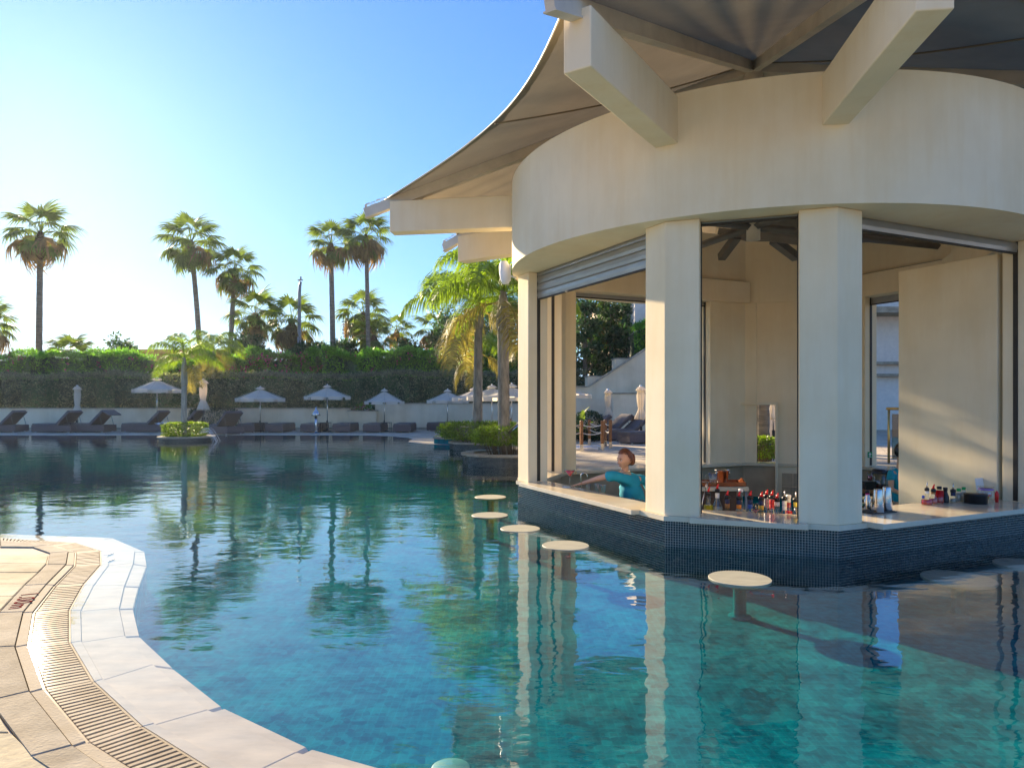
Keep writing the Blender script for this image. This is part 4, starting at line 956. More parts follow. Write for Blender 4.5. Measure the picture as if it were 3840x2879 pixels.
t = thing('round_planter', 'small rounded mosaic corner behind the rear bar planter', 'planter', (-2.05, 24.6, 0), 0, 'round mosaic planters standing in the pool')
MB().lathe([(.75, -.92), (.75, .18), (.6, .18)], 32, (-2.05, 24.9, 0)).build('basin', M['poolfloor'], t); MB().lathe([(.80, .183), (.80, .23), (0, .23)], 32, (-2.05, 24.9, 0)).build('rim_stone', M['coping'], t)
shrub('bushy green shrub in the rear bar planter around a palm', (pa[0]-.08+.12, pa[1]), 1.28, .62, .2, .83, 5200, .12, .030, stems=70, boxy=4)
shrub('olive shrub with bare stems in the front bar planter', (pb[0]+.17, pb[1]), .95, .68, .2, .88, 5200, .10, .026, stems=150, boxy=4, leafy_from=.42)
shrub('low clipped light green box hedge on the planter island', (pisl[0]-.03, pisl[1]), .72, .5, .12, .68, 5200, .07, .035, stems=30, boxy=6, leafy_from=.1)
feather_palm('tall feather palm in the rear bar planter with long drooping yellow green fronds', (X(1787, pa[1]), pa[1]), 4.75, .26, 2.4, 2, 13, 4, .95, lean=(.06, 0))
feather_palm('thick feather palm in the front bar planter beside the speaker', (X(1891, pb[1]), pb[1]), 4.25, .29, 2.1, 5, 13, 3, 1.0, bulge=1.15, lean=(-.03, 0))
feather_palm('young feather palm with swollen pale base on the planter island', (X(689, pisl[1]), pisl[1]), 3.2, .21, 1.45, 9, 9, 2, 1.1, z0=.1, bulge=1.15, lean=(.02, 0), bark='trunk_pale')
feather_palm('slim feather palm with dry hanging fronds right of the planter island', (X(800, 37.4), 37.4), 4.35, .22, 1.75, 13, 11, 6, .5, z0=0, bulge=1.1)
feather_palm('low feather palm arching green beside the rear bar palm trunk', (X(1800, 27.5), 27.5), 3.7, .2, 2.0, 4, 8, 3, .5, z0=0, bulge=1.1)
shrub('dark clipped box shrub behind the loungers beside the island palm', (X(800, 35.2), 35.2), 1.1, .5, 0, 1.15, 4200, .09, .05, 'topiary', 10, 6, leafy_from=0)
# ------------------------------------------------------------------ dark trees behind the hedges
def tree(label, px, Y, ztop, rad, zc0, n, seed, mat='darkleaf', L=.26, W=.11, cat='tree', name='conifer_tree', trunk='trunk', shape=1.0):
    t = thing(name, label, cat, (X(px, Y), Y, 0)); r_ = random.Random(seed); x0 = X(px, Y)
    MB().tube([(x0, Y, 0), (x0+r_.uniform(-.2, .2), Y, ztop*.5), (x0, Y, ztop*.95)], [.2, .13, .03], 7).build('trunk', M['trunk'], t)
    P_ = []; m_ = MB(); ncl = 34
    for k in range(ncl):
        f = (k+.5)/ncl; z = zc0+(ztop-zc0)*f; rr = rad*(1-.75*f**1.3*shape)*r_.uniform(.55, 1.1); a = k*2.4+r_.uniform(-.4, .4)
        c = np.array([x0+rr*math.cos(a)*.8, Y+rr*math.sin(a)*.8, z+r_.uniform(-.2, .3)]); s = rad*r_.uniform(.16, .30)
        q = int(n/ncl); p_ = rng.normal(size=(q, 3)); p_ /= np.linalg.norm(p_, axis=1)[:, None]; p_ *= rng.uniform(.4, 1, (q, 1)); P_.append(c+p_*np.array([s*1.5, s*1.5, s*.85]))
        m_.tube([(x0, Y, z-.3*rad), tuple(c)], [.05, .015], 4, False)
    m_.build('branches', M['trunk'], t)
    P_ = np.concatenate(P_); V = leaves(P_, L, W, .3)-np.array([x0, Y, 0]); link('crown', nmesh('crown', V, None, M[mat]), t, fixn=False); return t
tree('dark rounded conifer just right of the leaning palm trunk', 935, 44, 5.6, 1.9, 2.6, 4200, 1)
tree('dark conifer in the gap between the two oleander hedges', 1200, 42.5, 4.7, 1.5, 2.0, 3400, 2)
tree('dark conifer left of the slender tall palm above the hedge', 1135, 44, 5.1, 1.2, 2.6, 2500, 3)
tree('dark conifer right of the slender tall palm trunk', 1300, 44, 5.3, 1.6, 2.6, 3200, 4)
tree('wispy dark conifer poking over the hedge left of the island', 455, 44, 5.1, 1.8, 2.8, 2400, 5)
tree('dark broad conifer right of the twin palms over the hedge', 1530, 46, 5.3, 1.9, 2.6, 3300, 6)
tree('dark pine behind the drooping feather palm fronds', 1690, 44, 6.9, 2.4, 2.6, 5200, 7)
tree('dark pine nearest the white bar pillar behind the feather palms', 1850, 43, 7.6, 2.6, 2.4, 5600, 8)
tree('tall dark cypress at the left side of the window behind the barmaid', 2195, 38, 7.0, 1.7, 1.2, 5200, 9)
tree('dark cypress in the middle of the view through the bar', 2290, 39, 7.0, 2.0, 1.4, 5600, 10)
tree('dark cypress rising above the stair wall by the second pillar', 2390, 37.5, 6.9, 1.8, 2.0, 5200, 11)
tree('dark conifer far right of the gap, low over the oleanders', 1765, 46, 5.6, 1.8, 2.6, 2600, 12)
hedge('oleander_shrub', 'bright oleander bush with orange flowers growing over the stair wall', X(2375, 35), X(2520, 35), 34.6, 36, 3.4, 5.2, 2600, .22, .06, M['olea'], .3, lambda x: .2*np.sin(x*3), [(25, 'pink', .1)], cat='shrub')
# ------------------------------------------------------------------ posts
lp = thing('street_lamp', 'slim grey curved street lamp pole rising above the pink oleanders', 'street lamp', (X(1122, 44), 44, 0))
pp = [P(1122, 1500+1.55/44*2600, 44), P(1122, 1330, 44), P(1123, 1100, 44), P(1125, 1070, 44), P(1128, 1056, 44)]
MB().tube(pp, [.17, .13, .10, .09, .08], 10).build('pole', M['pole'], lp)
e = P(1128, 1050, 44); MB().box(e, (.26, .2, .05)).build('lamp_head', M['pole'], lp); MB().box(e+Vector((0, 0, .12)), (.08, .08, .2)).build('photo_cell', M['pole'], lp); MB().box(e+Vector((-.12, 0, -.02)), (.1, .3, .05)).build('lamp_arm', M['pole'], lp)
up = thing('utility_pole', 'wooden pole with several short cross arms behind the palms', 'utility pole', (X(1300, 47), 47, 0))
MB().tube([(X(1300, 47), 47, 0), P(1300, 1192, 47)], [.16, .12], 8).build('pole', M['trunk'], up)
for py, w in ((1206, 34), (1238, 26), (1250, 34), (1262, 20), (1235, 14)):
    c = P(1300+random.uniform(-3, 3), py, 46.85); MB().box(c, (w/F*47, .07, .07)).build('cross_arm', M['trunk'], up)
# ------------------------------------------------------------------ loungers, umbrellas, tables
def lounger(label, x, y, rz, back=True, L=2.0, W=.78, ang=42, group='grey wicker sun loungers around the pool', hood=False, seatz=.0):
    t = thing('sun_lounger', label, 'sun lounger', (x, y, .012), rz, group)
    def b(mb_, nm, mt, **kw): return mb_.build(nm, M[mt], t, world=False, **kw)
    b(MB().box((0, 0, .195), (L, W, .31)), 'wicker_base', 'wicker', bevel=.015)
    for sx in (-1, 1):
        for sy in (-1, 1): b(MB().box((sx*(L/2-.15), sy*(W/2-.08), .02), (.06, .05, .04)), 'foot', 'paper')
    sl_ = L*.62 if back else L
    b(MB().box((-L/2+sl_/2, 0, .385), (sl_-.02, W-.04, .09)), 'seat_cushion', 'cushion', bevel=.03)
    if back:
        bl = L*.46; hx = -L/2+sl_-.02; a = R(ang)
        c = Vector((hx+math.cos(a)*bl/2, 0, .38+math.sin(a)*bl/2))
        b(MB().box(c, (bl, W-.04, .10), ry=-a), 'back_cushion', 'cushion', bevel=.03)
        c2 = c+Vector((math.sin(a), 0, -math.cos(a)))*.075
        b(MB().box(c2, (bl-.03, W, .045), ry=-a), 'back_board', 'wicker')
        tip = Vector((hx+math.cos(a)*bl, 0, .38+math.sin(a)*bl))
        for s in (-1, 1): b(MB().tube([tip+Vector((-.15, s*(W/2-.05), -.12)), (L/2-.12, s*(W/2-.05), .34)], .012, 6), 'support_strut', 'steel_g')
        if hood:
            a2 = R(-32); c3 = tip+Vector((math.cos(a2)*.22, 0, math.sin(a2)*.22+.02))
            b(MB().box(c3, (.46, W, .06), ry=-a2), 'folded_hood', 'cushion', bevel=.02)
    return t
def gl(px, py): g_ = G(px, py, .012); return g_.x, g_.y
def flat_group(lst):
    for (px, py, lab, rz) in lst:
        x, y = gl(px, py); lounger(lab, x-math.cos(rz)*0+.0, y+1.0, rz, False)
for (px, py, lab, rz, hd) in [
    (-20, 1621, 'sun lounger cut by the left picture edge with raised back', 0, False),
    (195, 1622, 'wide grey sun lounger left of the furled umbrella', -6, False),
    (318, 1621, 'grey sun lounger with folded hood right of the furled umbrella', -4, True),
    (532, 1620, 'grey sun lounger with raised back left of the planter island', -3, False),
    (668, 1620, 'sun lounger half hidden behind the island box hedge with a towel', -3, False),
    (812, 1628, 'grey sun lounger right of the island with its back turned', -28, False)]:
    x, y = gl(px, py); lounger(lab, x, y+.45, R(rz), True, 2.0, .95, 45, hood=hd)
for (px, lab) in [(921, 'flat grey lounger just right of the backturned lounger'), (1159, 'flat grey lounger left of the steel mushroom lamp'), (1279, 'flat grey lounger right of the mushroom lamp and side table'), (1394, 'flat grey lounger left of the table under the umbrella at the pier'), (1507, 'flat grey lounger right of the table under the umbrella at the pier'), (1027, 'flat grey lounger under the wide umbrella in the middle')]:
    x, y = gl(px, 1622); lounger(lab, x, y+.95, R(90), False, 1.9, .86)
for (px, py, lab) in [(1618, 1616, 'flat dark lounger, leftmost of the slanting row by the high wall'), (1668, 1622, 'flat dark lounger, second from left in the slanting row'), (1705, 1630, 'flat dark lounger, third from left in the slanting row'), (1742, 1638, 'flat lounger with pale sunlit end in the slanting row')]:
    x, y = gl(px, py); lounger(lab, x+.5, y+.8, R(62), False, 1.9, .72)
for (px, py, lab) in [(1850, 1617, 'flat grey lounger between the two thick palm trunks'), (1925, 1622, 'flat grey lounger right of the thick palm trunk beside the pillar'), (1990, 1636, 'flat grey lounger hidden mostly by the left bar pillar')]:
    x, y = gl(px, py); lounger(lab, x+.3, y+.7, R(20), False, 1.9, .72)
for (px, py, rz, hd, lab) in [(2185, 1650, 22, False, 'raised lounger nearest the round topiary seen through the bar'), (2262, 1650, 22, True, 'raised lounger with folded hood behind the rope posts'), (2335, 1652, 24, False, 'raised lounger with back leaning up beside the furled umbrella'), (2418, 1664, 26, False, 'front lounger with blue grey cushion beside the second pillar')]:
    x, y = gl(px, py); lounger(lab, x+.15, y+.55, R(rz), True, 2.0, .82, 38, hood=hd)
for (px, py, Y, lab) in [(2765, 0, 21, 'lounger left of the palm trunk seen through the doorway'), (2850, 0, 21.6, 'lounger behind the palm trunk seen through the doorway'), (2935, 0, 21, 'lounger right of the palm trunk seen through the doorway')]:
    lounger(lab, X(px, Y), Y, R(28), True, 2.1, .85, 46)
def umbrella(label, ap, l, r, rim, Y, pole=None, py_base=1618):
    A_ = P(ap[0], ap[1], Y); rad = (r-l)/2/F*Y*1.03; zr = P(0, rim, Y).z; za = A_.z; cx = X((l+r)/2, Y)
    g_ = .012
    t = thing('parasol', label, 'umbrella', (cx, Y, g_), 0, 'cream canvas parasols around the pool')
    n_ = 8; m_ = MB(); rings = []
    for f in (.10, .4, .7, 1.0):
        for k in range(32):
            a = 2*math.pi*(k+.5)/32+.2; seg = (k % 4)/4; sagk = math.cos(math.pi*(((k+.0) % 4)/4-.0))*0
            c_ = math.cos(math.pi/8)/math.cos(((a-.2) % (math.pi/4))-math.pi/8)
            z = za-.04-(za-zr)*(f**.9); rings.append((cx+rad*f*c_*math.cos(a), Y+rad*f*c_*math.sin(a), z-.02*math.sin(math.pi*f)))
    m_.add(rings, [(i*32+k, i*32+(k+1) % 32, (i+1)*32+(k+1) % 32, (i+1)*32+k) for i in range(3) for k in range(32)])
    m_.build('canopy', M['umb'], t)
    vl = []; hv = .14*rad/.95
    for dz in (0, -hv):
        for k in range(32):
            a = 2*math.pi*(k+.5)/32+.2; c_ = math.cos(math.pi/8)/math.cos(((a-.2) % (math.pi/4))-math.pi/8)
            fl = 1+.012*math.sin(k*2.3)*(1 if dz else 0)
            vl.append((cx+rad*1.003*c_*fl*math.cos(a), Y+rad*1.003*c_*fl*math.sin(a), zr-.0+dz))
    MB().add(vl, [(k, (k+1) % 32, 32+(k+1) % 32, 32+k) for k in range(32) if k % 4 != 3]).build('valance', M['umb'], t)
    MB().lathe([(rad*.20, za-.075), (rad*.12, za+.0), (.03, za+.035), (0, za+.05)], 16, (cx, Y, 0)).build('vent_cap', M['umb'], t)
    MB().lathe([(.0, za+.09), (.03, za+.07), (.03, za+.03)], 10, (cx, Y, 0)).build('finial', M['paper'], t)
    MB().tube([(cx, Y, g_), (cx, Y, za)], .022, 10).build('pole', M['chrome'], t)
    MB().box((cx, Y-.03, .42), (.07, .07, .24)).build('crank_box', M['black'], t, bevel=.008)
    MB().lathe([(.0, g_), (.24, g_), (.22, .05), (.05, .08), (.035, .22)], 18, (cx, Y, 0)).build('base', M['black'], t)
    for k in range(8):
        a = 2*math.pi*k/8+.2
        MB().tube([(cx, Y, za-.08), (cx+rad*.98*math.cos(a), Y+rad*.98*math.sin(a), zr-.015)], .008, 4).build('rib', M['steel_w'], t)
    return t
umbrella('open cream parasol behind the island palm fronds', (600, 1418), 502, 676, 1460, 34.6)
umbrella('open cream parasol third from left over flat loungers', (975, 1453), 886, 1066, 1493, 34)
umbrella('open cream parasol fourth from left above the mushroom lamp', (1228, 1446), 1142, 1313, 1486, 34)
umbrella('open cream parasol in front of the wall pier with flowers', (1441, 1461), 1367, 1516, 1505, 34)
umbrella('open cream parasol left of the rear thick palm trunk', (1678, 1463), 1600, 1757, 1500, 33.5)
umbrella('glowing sunlit parasol directly behind the rear thick palm trunk', (1785, 1457), 1693, 1860, 1492, 31.5)
umbrella('parasol between the two thick palm trunks with white finial', (1838, 1447), 1750, 1940, 1486, 29.5)
umbrella('large parasol behind the front thick palm trunk beside the bar', (1912, 1443), 1808, 2030, 1487, 26.5)
umbrella('parasol corner with fringe left of the topiary seen through the bar', (2120, 1448), 2015, 2221, 1478, 24)
def furled(label, px, pt, pb, Y, w=.17, base=.012):
    zt = P(0, pt, Y).z; zb = P(0, pb, Y).z; x = X(px, Y); h = zt-zb
    t = thing('furled_parasol', label, 'umbrella', (x, Y, base), 0, 'furled cream parasols standing between loungers'); n_ = 36
    prof = [(.02, 1.0), (.5, .965), (.85, .90), (.95, .86), (.62, .855), (.68, .7), (.62, .55), (.50, .36), (.44, .33), (.66, .22), (1.0, .05), (1.05, .0), (.8, .01)]
    vs = []
    for (r_, f) in prof:
        for k in range(n_):
            a = 2*math.pi*k/n_; pl = 1+.20*math.sin(k*math.pi/2+f*3)*(1.2-f*.6)+.06*math.sin(a*3+f*9)
            vs.append((x+w*r_*pl*math.cos(a), Y+w*r_*pl*math.sin(a), zb+h*f))
    MB().add(vs, [(i*n_+k, i*n_+(k+1) % n_, (i+1)*n_+(k+1) % n_, (i+1)*n_+k) for i in range(len(prof)-1) for k in range(n_)], True).build('folded_canopy', M['umb'], t)
    MB().lathe([(w*.5, zb+h*.345), (w*.53, zb+h*.35), (w*.5, zb+h*.355)], 20, (x, Y, 0)).build('tie_strap', M['umb'], t)
    MB().lathe([(.0, zt+.04), (.04, zt+.03), (.05, zt-.02)], 10, (x, Y, 0)).build('finial', M['paper'], t)
    MB().tube([(x, Y, base), (x, Y, zt)], .022, 8).build('pole', M['chrome'], t)
    MB().box((x, Y-.035, (zb+base)/2+.05), (.09, .07, .20)).build('crank_box', M['black'], t)
    MB().lathe([(.0, base), (.24, base), (.22, base+.05), (.04, base+.08)], 18, (x, Y, 0)).build('base', M['black'], t)
furled('furled cream parasol between the two left loungers', 290, 1446, 1554, 34.2, .20)
furled('furled cream parasol right of the planter island', 762, 1422, 1537, 33.6, .24)
furled('furled cream parasol left of the terrace wall edge seen through the bar', 2280, 1460, 1560, 27.5, .17)
furled('furled cream parasol with long skirt beside the second pillar', 2403, 1447, 1572, 25.5, .19)
furled('furled cream parasol left of the palm trunk in the doorway', 2783, 1400, 1597, 19, .26)
furled('furled pale parasol right of the palm trunk in the doorway', 2900, 1400, 1572, 21, .2)
def side_table(label, px, py, Y, w=.42, h=.46):
    x = X(px, Y); t = thing('side_table', label, 'table', (x, Y, .012), 0, 'small black side tables')
    MB().box((x, Y, .012+h), (w, w, .025)).build('table_top', M['black'], t)
    for sx in (-1, 1):
        for sy in (-1, 1): MB().box((x+sx*(w/2-.015), Y+sy*(w/2-.015), .006+h/2), (.022, .022, h-.01)).build('leg', M['black'], t)
for (px, Y, lab) in [(259, 33.2, 'black side table between the two left loungers'), (968, 33.0, 'black side table at the parasol right of the island'), (1222, 33.2, 'black side table right of the steel mushroom lamp'), (1450, 33.4, 'black side table between two flat loungers at the pier'), (1686, 32.2, 'black side table among the slanting lounger row'), (1738, 30.8, 'black side table left of the rear thick palm trunk'), (770, 31.6, 'black side table behind the planter island')]:
    side_table(lab, px, 0, Y)
sl2 = thing('pool_lamp', 'steel mushroom lamp with conical shade at the far pool edge', 'lamp', (X(1185, 31.6), 31.6, 0))
xl = X(1185, 31.6); YL = 31.6
MB().tube([(xl, YL, 0), (xl, YL, P(0, 1556, YL).z)], .065, 14).build('stem', M['chrome'], sl2)
MB().lathe([(.0, P(0, 1524, YL).z), (.02, P(0, 1526, YL).z), (.06, P(0, 1537, YL).z), (.14, P(0, 1547, YL).z), (.215, P(0, 1558, YL).z), (.19, P(0, 1559, YL).z)], 24, (xl, YL, 0)).build('lamp_shade', M['chrome'], sl2)
MB().lathe([(.0, .01), (.2, .01), (.2, .04), (.08, .06)], 20, (xl, YL, 0)).build('base', M['chrome'], sl2)
hedge('flower_box', 'box of mixed pink, white and red flowers on the wall pier', X(1340, YW), X(1398, YW), YW-.35, YW-.02, 1.04, 1.22, 500, .09, .05, M['olea'], .04, None, [(60, 'pink', .07), (40, 'whitefl', .07)], cat='flower box')
# fountain spout falling off the island
fs = thing('water_spout', 'thin arcs of water falling from the right side of the planter island', 'fountain', (X(800, 26.5), 26.5, 0)); m_ = MB()
for k in range(14):
    x0, w_ = X(760, 26.4)+random.uniform(0, .1), random.uniform(.4, .68); z0 = .25+random.uniform(-.02, .2); y_ = 26.2+random.uniform(-.3, .3)
    m_.tube([(x0+w_*s, y_, z0+.25*math.sin(min(1, s*1.0)*math.pi)*.5+(-z0)*s**2) for s in [i/9 for i in range(10)]], .0035, 4, False)
m_.build('water_arcs', M['paper'], fs, kind='stuff')
tw = thing('beach_towel', 'crumpled white towel lying on the lounger behind the island', 'towel', (X(622, 32), 32, .43)); m_ = MB(); vs = []
for i in range(14):
    for j in range(10): vs.append((X(622, 32)+(i/13-.5)*.75, 32+(j/9-.5)*.7, .47+.06*math.sin(i*1.3+j*.7)*math.cos(j*1.1)+random.uniform(0, .03)))
m_.add(vs, [(i*10+j, i*10+j+1, (i+1)*10+j+1, (i+1)*10+j) for i in range(13) for j in range(9)], True); m_.build('towel_cloth', M['towel'], tw)
# rope fence posts
def post(px, pyb, pyt, lab, w=.10):
    g_ = G(px, pyb, .012); h = (pyb-pyt)/F*g_.y; t = thing('rope_post', lab, 'post', g_, 0, 'orange wooden rope posts on the deck')
    MB().box((g_.x, g_.y, .012+h*.11), (w*1.02, w*1.02, h*.22)).build('metal_shoe', M['chrome'], t)
    MB().box((g_.x, g_.y, .012+h*.61), (w, w, h*.78)).build('wooden_shaft', M['wood'], t, bevel=.025); return Vector((g_.x, g_.y, .012)), h
ps = [post(2181, 1692, 1576, 'wooden rope post at the front left with metal shoe'), post(2259, 1688, 1576, 'thick wooden rope post at the front right'), post(2210, 1666, 1572, 'wooden rope post at the back left'), post(2270, 1674, 1573, 'wooden rope post half behind the thick one'), post(2289, 1680, 1573, 'wooden rope post at the far right of the group'), post(1917, 1636, 1568, 'lone wooden rope post beside the thick palm trunk', .09)]
for (i, j, lab) in ((0, 1, 'pair of white ropes between the two front posts'), (2, 3, 'pair of white ropes between the back left and middle posts'), (3, 4, 'pair of white ropes between the two right posts')):
    a, h = ps[i]; b, h2 = ps[j]; rp_ = thing('rope', lab, 'rope', (a+b)/2)
    for f in (.86, .60):
        A_ = a+Vector((0, 0, h*f)); B_ = b+Vector((0, 0, h2*f)); L = (B_-A_).length
        MB().tube([A_.lerp(B_, s)-Vector((0, 0, .13*L*4*s*(1-s)*.6)) for s in [q/10 for q in range(11)]], .014, 6).build('rope_strand', M['rope'], rp_)
a, h = ps[0]; rp_ = thing('rope', 'white ropes running left from the front left post behind the pillar', 'rope', a)
for f in (.86, .60): MB().tube([a+Vector((-s*1.3, .5*s, h*f-.10*math.sin(math.pi*s))) for s in [q/8 for q in range(9)]], .014, 6).build('rope_strand', M['rope'], rp_)
pr2 = thing('pool_hose', 'white tube and pale cover lying in a loop on the deck by the rope posts', 'hose', G(2205, 1680, .012))
c = G(2200, 1680, .05); MB().tube([c+Vector((.45*math.cos(a), .45*math.sin(a)*1.3, .02+.02*math.sin(3*a))) for a in [q*.3 for q in range(19)]], .04, 8).build('hose_loop', M['towel'], pr2)
MB().lathe([(.32, 0), (.30, .06), (.2, .11), (0, .13)], 20, (c.x-.15, c.y, .0)).build('cover', M['towel'], pr2)
hr = thing('handrail', 'steel pool handrail sloping between the thick palm and the left pillar', 'handrail', P(1935, 1600, 15.5))
MB().tube([P(1906, 1620, 15.8), P(1950, 1582, 15.2), P(1975, 1570, 15.0)], .022, 8).build('rail_tube', M['chrome'], hr); MB().tube([P(1909, 1625, 15.9), P(1950, 1590, 15.6)], .018, 8).build('rail_tube', M['chrome'], hr)
# plants and things seen through the bar
shrub('round dark clipped topiary bush seen through the bar window', (X(2205, 26), 26), .62, .6, 0.01, 1.15, 5000, .06, .04, 'topiary', 8, 2.4, name='topiary_bush', leafy_from=0)
bn = thing('banana_plant', 'banana plant with broad glossy leaves beside the round topiary', 'plant', (X(2180, 24.5), 24.5, 0))
def banana_leaf(b, az, L, W, tilt):
    vs = []; n_ = 10; dv = Vector((math.cos(az), math.sin(az), 0))
    sd = Vector((-dv.y, dv.x, 0))
    for i in range(n_+1):
        s = i/n_; p_ = b+dv*L*s*math.cos(tilt)+Vector((0, 0, L*(s*math.sin(tilt)-.45*s*s*math.cos(tilt)))); w = W*math.sin(math.pi*min(1, s*.97+.03))**.6
        vs += [p_-sd*w+Vector((0, 0, .35*w)), p_, p_+sd*w+Vector((0, 0, .35*w))]
    MB().add(vs, [(i*3+j, i*3+j+1, i*3+j+4, i*3+j+3) for i in range(n_) for j in (0, 1)], True).build('leaf', M['fan'], bn)
bb = Vector((X(2180, 24.5), 24.5, .3))
MB().tube([bb-Vector((0, 0, .3)), bb+Vector((.02, 0, .5))], [.06, .03], 8).build('stem', M['fan'], bn)
for az, L, W, tl, dz in ((.2, .62, .10, 1.0, .65), (-1.2, .7, .11, 1.35, .3), (2.8, .6, .1, 1.0, .3), (-.6, .8, .09, .9, .1), (3.6, .7, .12, .8, 0)): banana_leaf(bb+Vector((0, 0, dz)), az, L, W, tl)
tk = thing('palm_trunk', 'thick brown ringed palm trunk standing in the doorway view behind the bush', 'palm tree', (X(2861, 16.9), 16.9, 0))
MB().tube([(X(2861, 16.9)+.008*(-1)**i, 16.9, -.1+i*.13) for i in range(26)], [.152*(1.06 if i % 3 == 0 else 1) for i in range(26)], 16).build('trunk', M['trunk'], tk)
for k in range(12):
    o = bpy.data.objects.new('frond', FE[(80, 62, 44, 26)[k % 4]][0]); C.objects.link(o); o.parent = tk; o.location = (0, 0, 3.2); o.scale = (2, 2, 2); o.rotation_euler = (0, 0, k*2.4)
shrub('leafy green bush in the planter seen through the doorway', (X(2835, 16.3), 16.3), .75, .5, .12, .68, 4200, .07, .03, 'box', 80, 3, leafy_from=.15)
# glass balustrade and building beyond the right opening
gb = thing('glass_balustrade', 'glass balustrade with brass rail and posts seen right behind the bar', 'balustrade', P(3350, 1700, 17))
for a, b in ((3336, 3520), (3520, 3700)):
    p_, q_ = P(a, 1538, 17), P(b, 1538, 17); MB().box(((p_.x+q_.x)/2, 17, .66), ((q_.x-p_.x)-.12, .012, 1.1)).build('glass_panel', M['glassd'], gb)
for a in (3333, 3520): MB().tube([P(a, 1535, 16.95), Vector((X(a, 16.95), 16.95, .01))], .03, 10).build('post', M['gold'], gb)
MB().tube([P(3325, 1532, 16.9), P(3720, 1532, 16.9)], .035, 10).build('hand_rail', M['gold'], gb)
bd = thing('hotel_building', 'pale lilac hotel building with ledges rising behind the bar on the right', 'building', (X(3300, 34), 34, 0))
MB().box((X(3250, 36), 38, 4.4), (X(4300, 36)-X(2560, 36), 4, 8.8)).build('facade', M['lilac'], bd)
for y in (1362, 1407): z = P(0, y, 35.9).z; MB().box((X(3300, 36), 35.85, z), (X(4300, 36)-X(2600, 36), .5, .14)).build('ledge', M['coping'], bd)
z = P(0, 1190, 35.9).z; MB().box((X(3300, 36), 35.2, z+.2), (X(4300, 36)-X(2600, 36), 1.8, .3)).build('roof_overhang', M['coping'], bd)
for k in range(6):
    MB().box((X(2700, 36)+k*3.4, 35.98, P(0, 1290, 36).z), (1.2, .06, 1.5)).build('window_frame', M['paper'], bd); MB().box((X(2700, 36)+k*3.4, 35.94, P(0, 1290, 36).z), (1.05, .03, 1.35)).build('window_pane', M['glassd'], bd)
bd2 = thing('white_house', 'white house front behind the dark cypresses seen through the bar', 'building', (X(2390, 52), 52, 0))
MB().box((X(2400, 52), 54, 4.1), (X(2520, 52)-X(2180, 52), 4, 8.3)).build('facade', M['wallfar'], bd2)
MB().box((X(2380, 52), 51.9, P(0, 1178, 52).z), (X(2520, 52)-X(2310, 52), .3, .9)).build('lilac_parapet', M['lilac'], bd2)
# stools
for (px, py, r_, dz, lab) in [(1839, 1862, .25, .003, 'round marble bar stool in the water farthest along the bar'), (1837, 1930, .245, .003, 'round marble bar stool second farthest along the bar'), (1951, 1980, .24, .003, 'round marble bar stool touching the left pillar reflection'), (2121, 2043, .25, .003, 'round marble bar stool nearest the left counter'), (2774, 2166, .265, .003, 'large round marble bar stool in front of the middle corner'), (3594, 2166, .29, -.008, 'bluish submerged round bar stool at lower right'), (3850, 2115, .27, -.008, 'submerged round bar stool cut by the right edge')]:
    c = G(px, py, dz); t = thing('bar_stool', lab, 'stool', (c.x, c.y, -.34), 0, 'round marble stools fixed in the pool along the bar')
    MB().lathe([(0, dz-.03), (r_-.01, dz-.03), (r_, dz-.02), (r_, dz-.003), (r_-.003, dz), (0, dz)], 48, (c.x, c.y, 0)).build('seat', M['stool'], t)
    t.children[0].data.polygons.foreach_set('use_smooth', [False]*len(t.children[0].data.polygons))
    MB().lathe([(.055, -.34), (.055, dz-.03)], 16, (c.x, c.y, 0)).build('leg', M['poolfloor'], t); MB().lathe([(.0, -.325), (.10, -.325), (.10, -.339)], 16, (c.x, c.y, 0)).build('foot_plate', M['poolfloor'], t)
ul = thing('pool_light', 'pale round underwater pool light on the floor at the bottom edge', 'pool light', (G(1690, 2960).x*1.35, G(1690, 2960).y*1.5, -.9))
c = G(1690, 2872, -.33); ul.location = (c.x, c.y, -.335); MB().lathe([(0, .006), (.09, .005), (.10, 0)], 24, (c.x, c.y, -.338)).build('lens', pmat('pool_light_lens', (.03, .30, .28), .5), ul)
# ------------------------------------------------------------------ people (bodies grown over a skeleton)
def skin_body(name, joints, edges, root, mat, parent, sub=2):
    """joints: dict name -> (pos, (rx, ry)); one continuous surface"""
    names = list(joints); idx = {k: i for i, k in enumerate(names)}
    me = bpy.data.meshes.new(name); me.from_pydata([tuple(joints[k][0]) for k in names], [(idx[a], idx[b]) for a, b in edges], [])
    o = bpy.data.objects.new(name, me); C.objects.link(o)
    md = o.modifiers.new('skin', 'SKIN'); md.use_smooth_shade = True; md.branch_smoothing = .6
    lay = me.skin_vertices[0].data if me.skin_vertices else None
    if lay is None:
        bpy.context.view_layer.objects.active = o; bpy.ops.object.select_all(action='DESELECT'); o.select_set(True)
        lay = me.skin_vertices[0].data
    for k in names:
        r = joints[k][1]; lay[idx[k]].radius = r if hasattr(r, '__len__') else (r, r); lay[idx[k]].use_root = (k == root)
    ss = o.modifiers.new('sub', 'SUBSURF'); ss.levels = ss.render_levels = sub
    dg = bpy.context.evaluated_depsgraph_get(); ev = o.evaluated_get(dg); m2 = bpy.data.meshes.new_from_object(ev)
    o.modifiers.clear(); o.data = m2; m2.materials.clear(); m2.materials.append(mat); m2.polygons.foreach_set('use_smooth', [True]*len(m2.polygons))
    if parent:
        for v in m2.vertices: v.co -= parent.location
        o.parent = parent
    return o
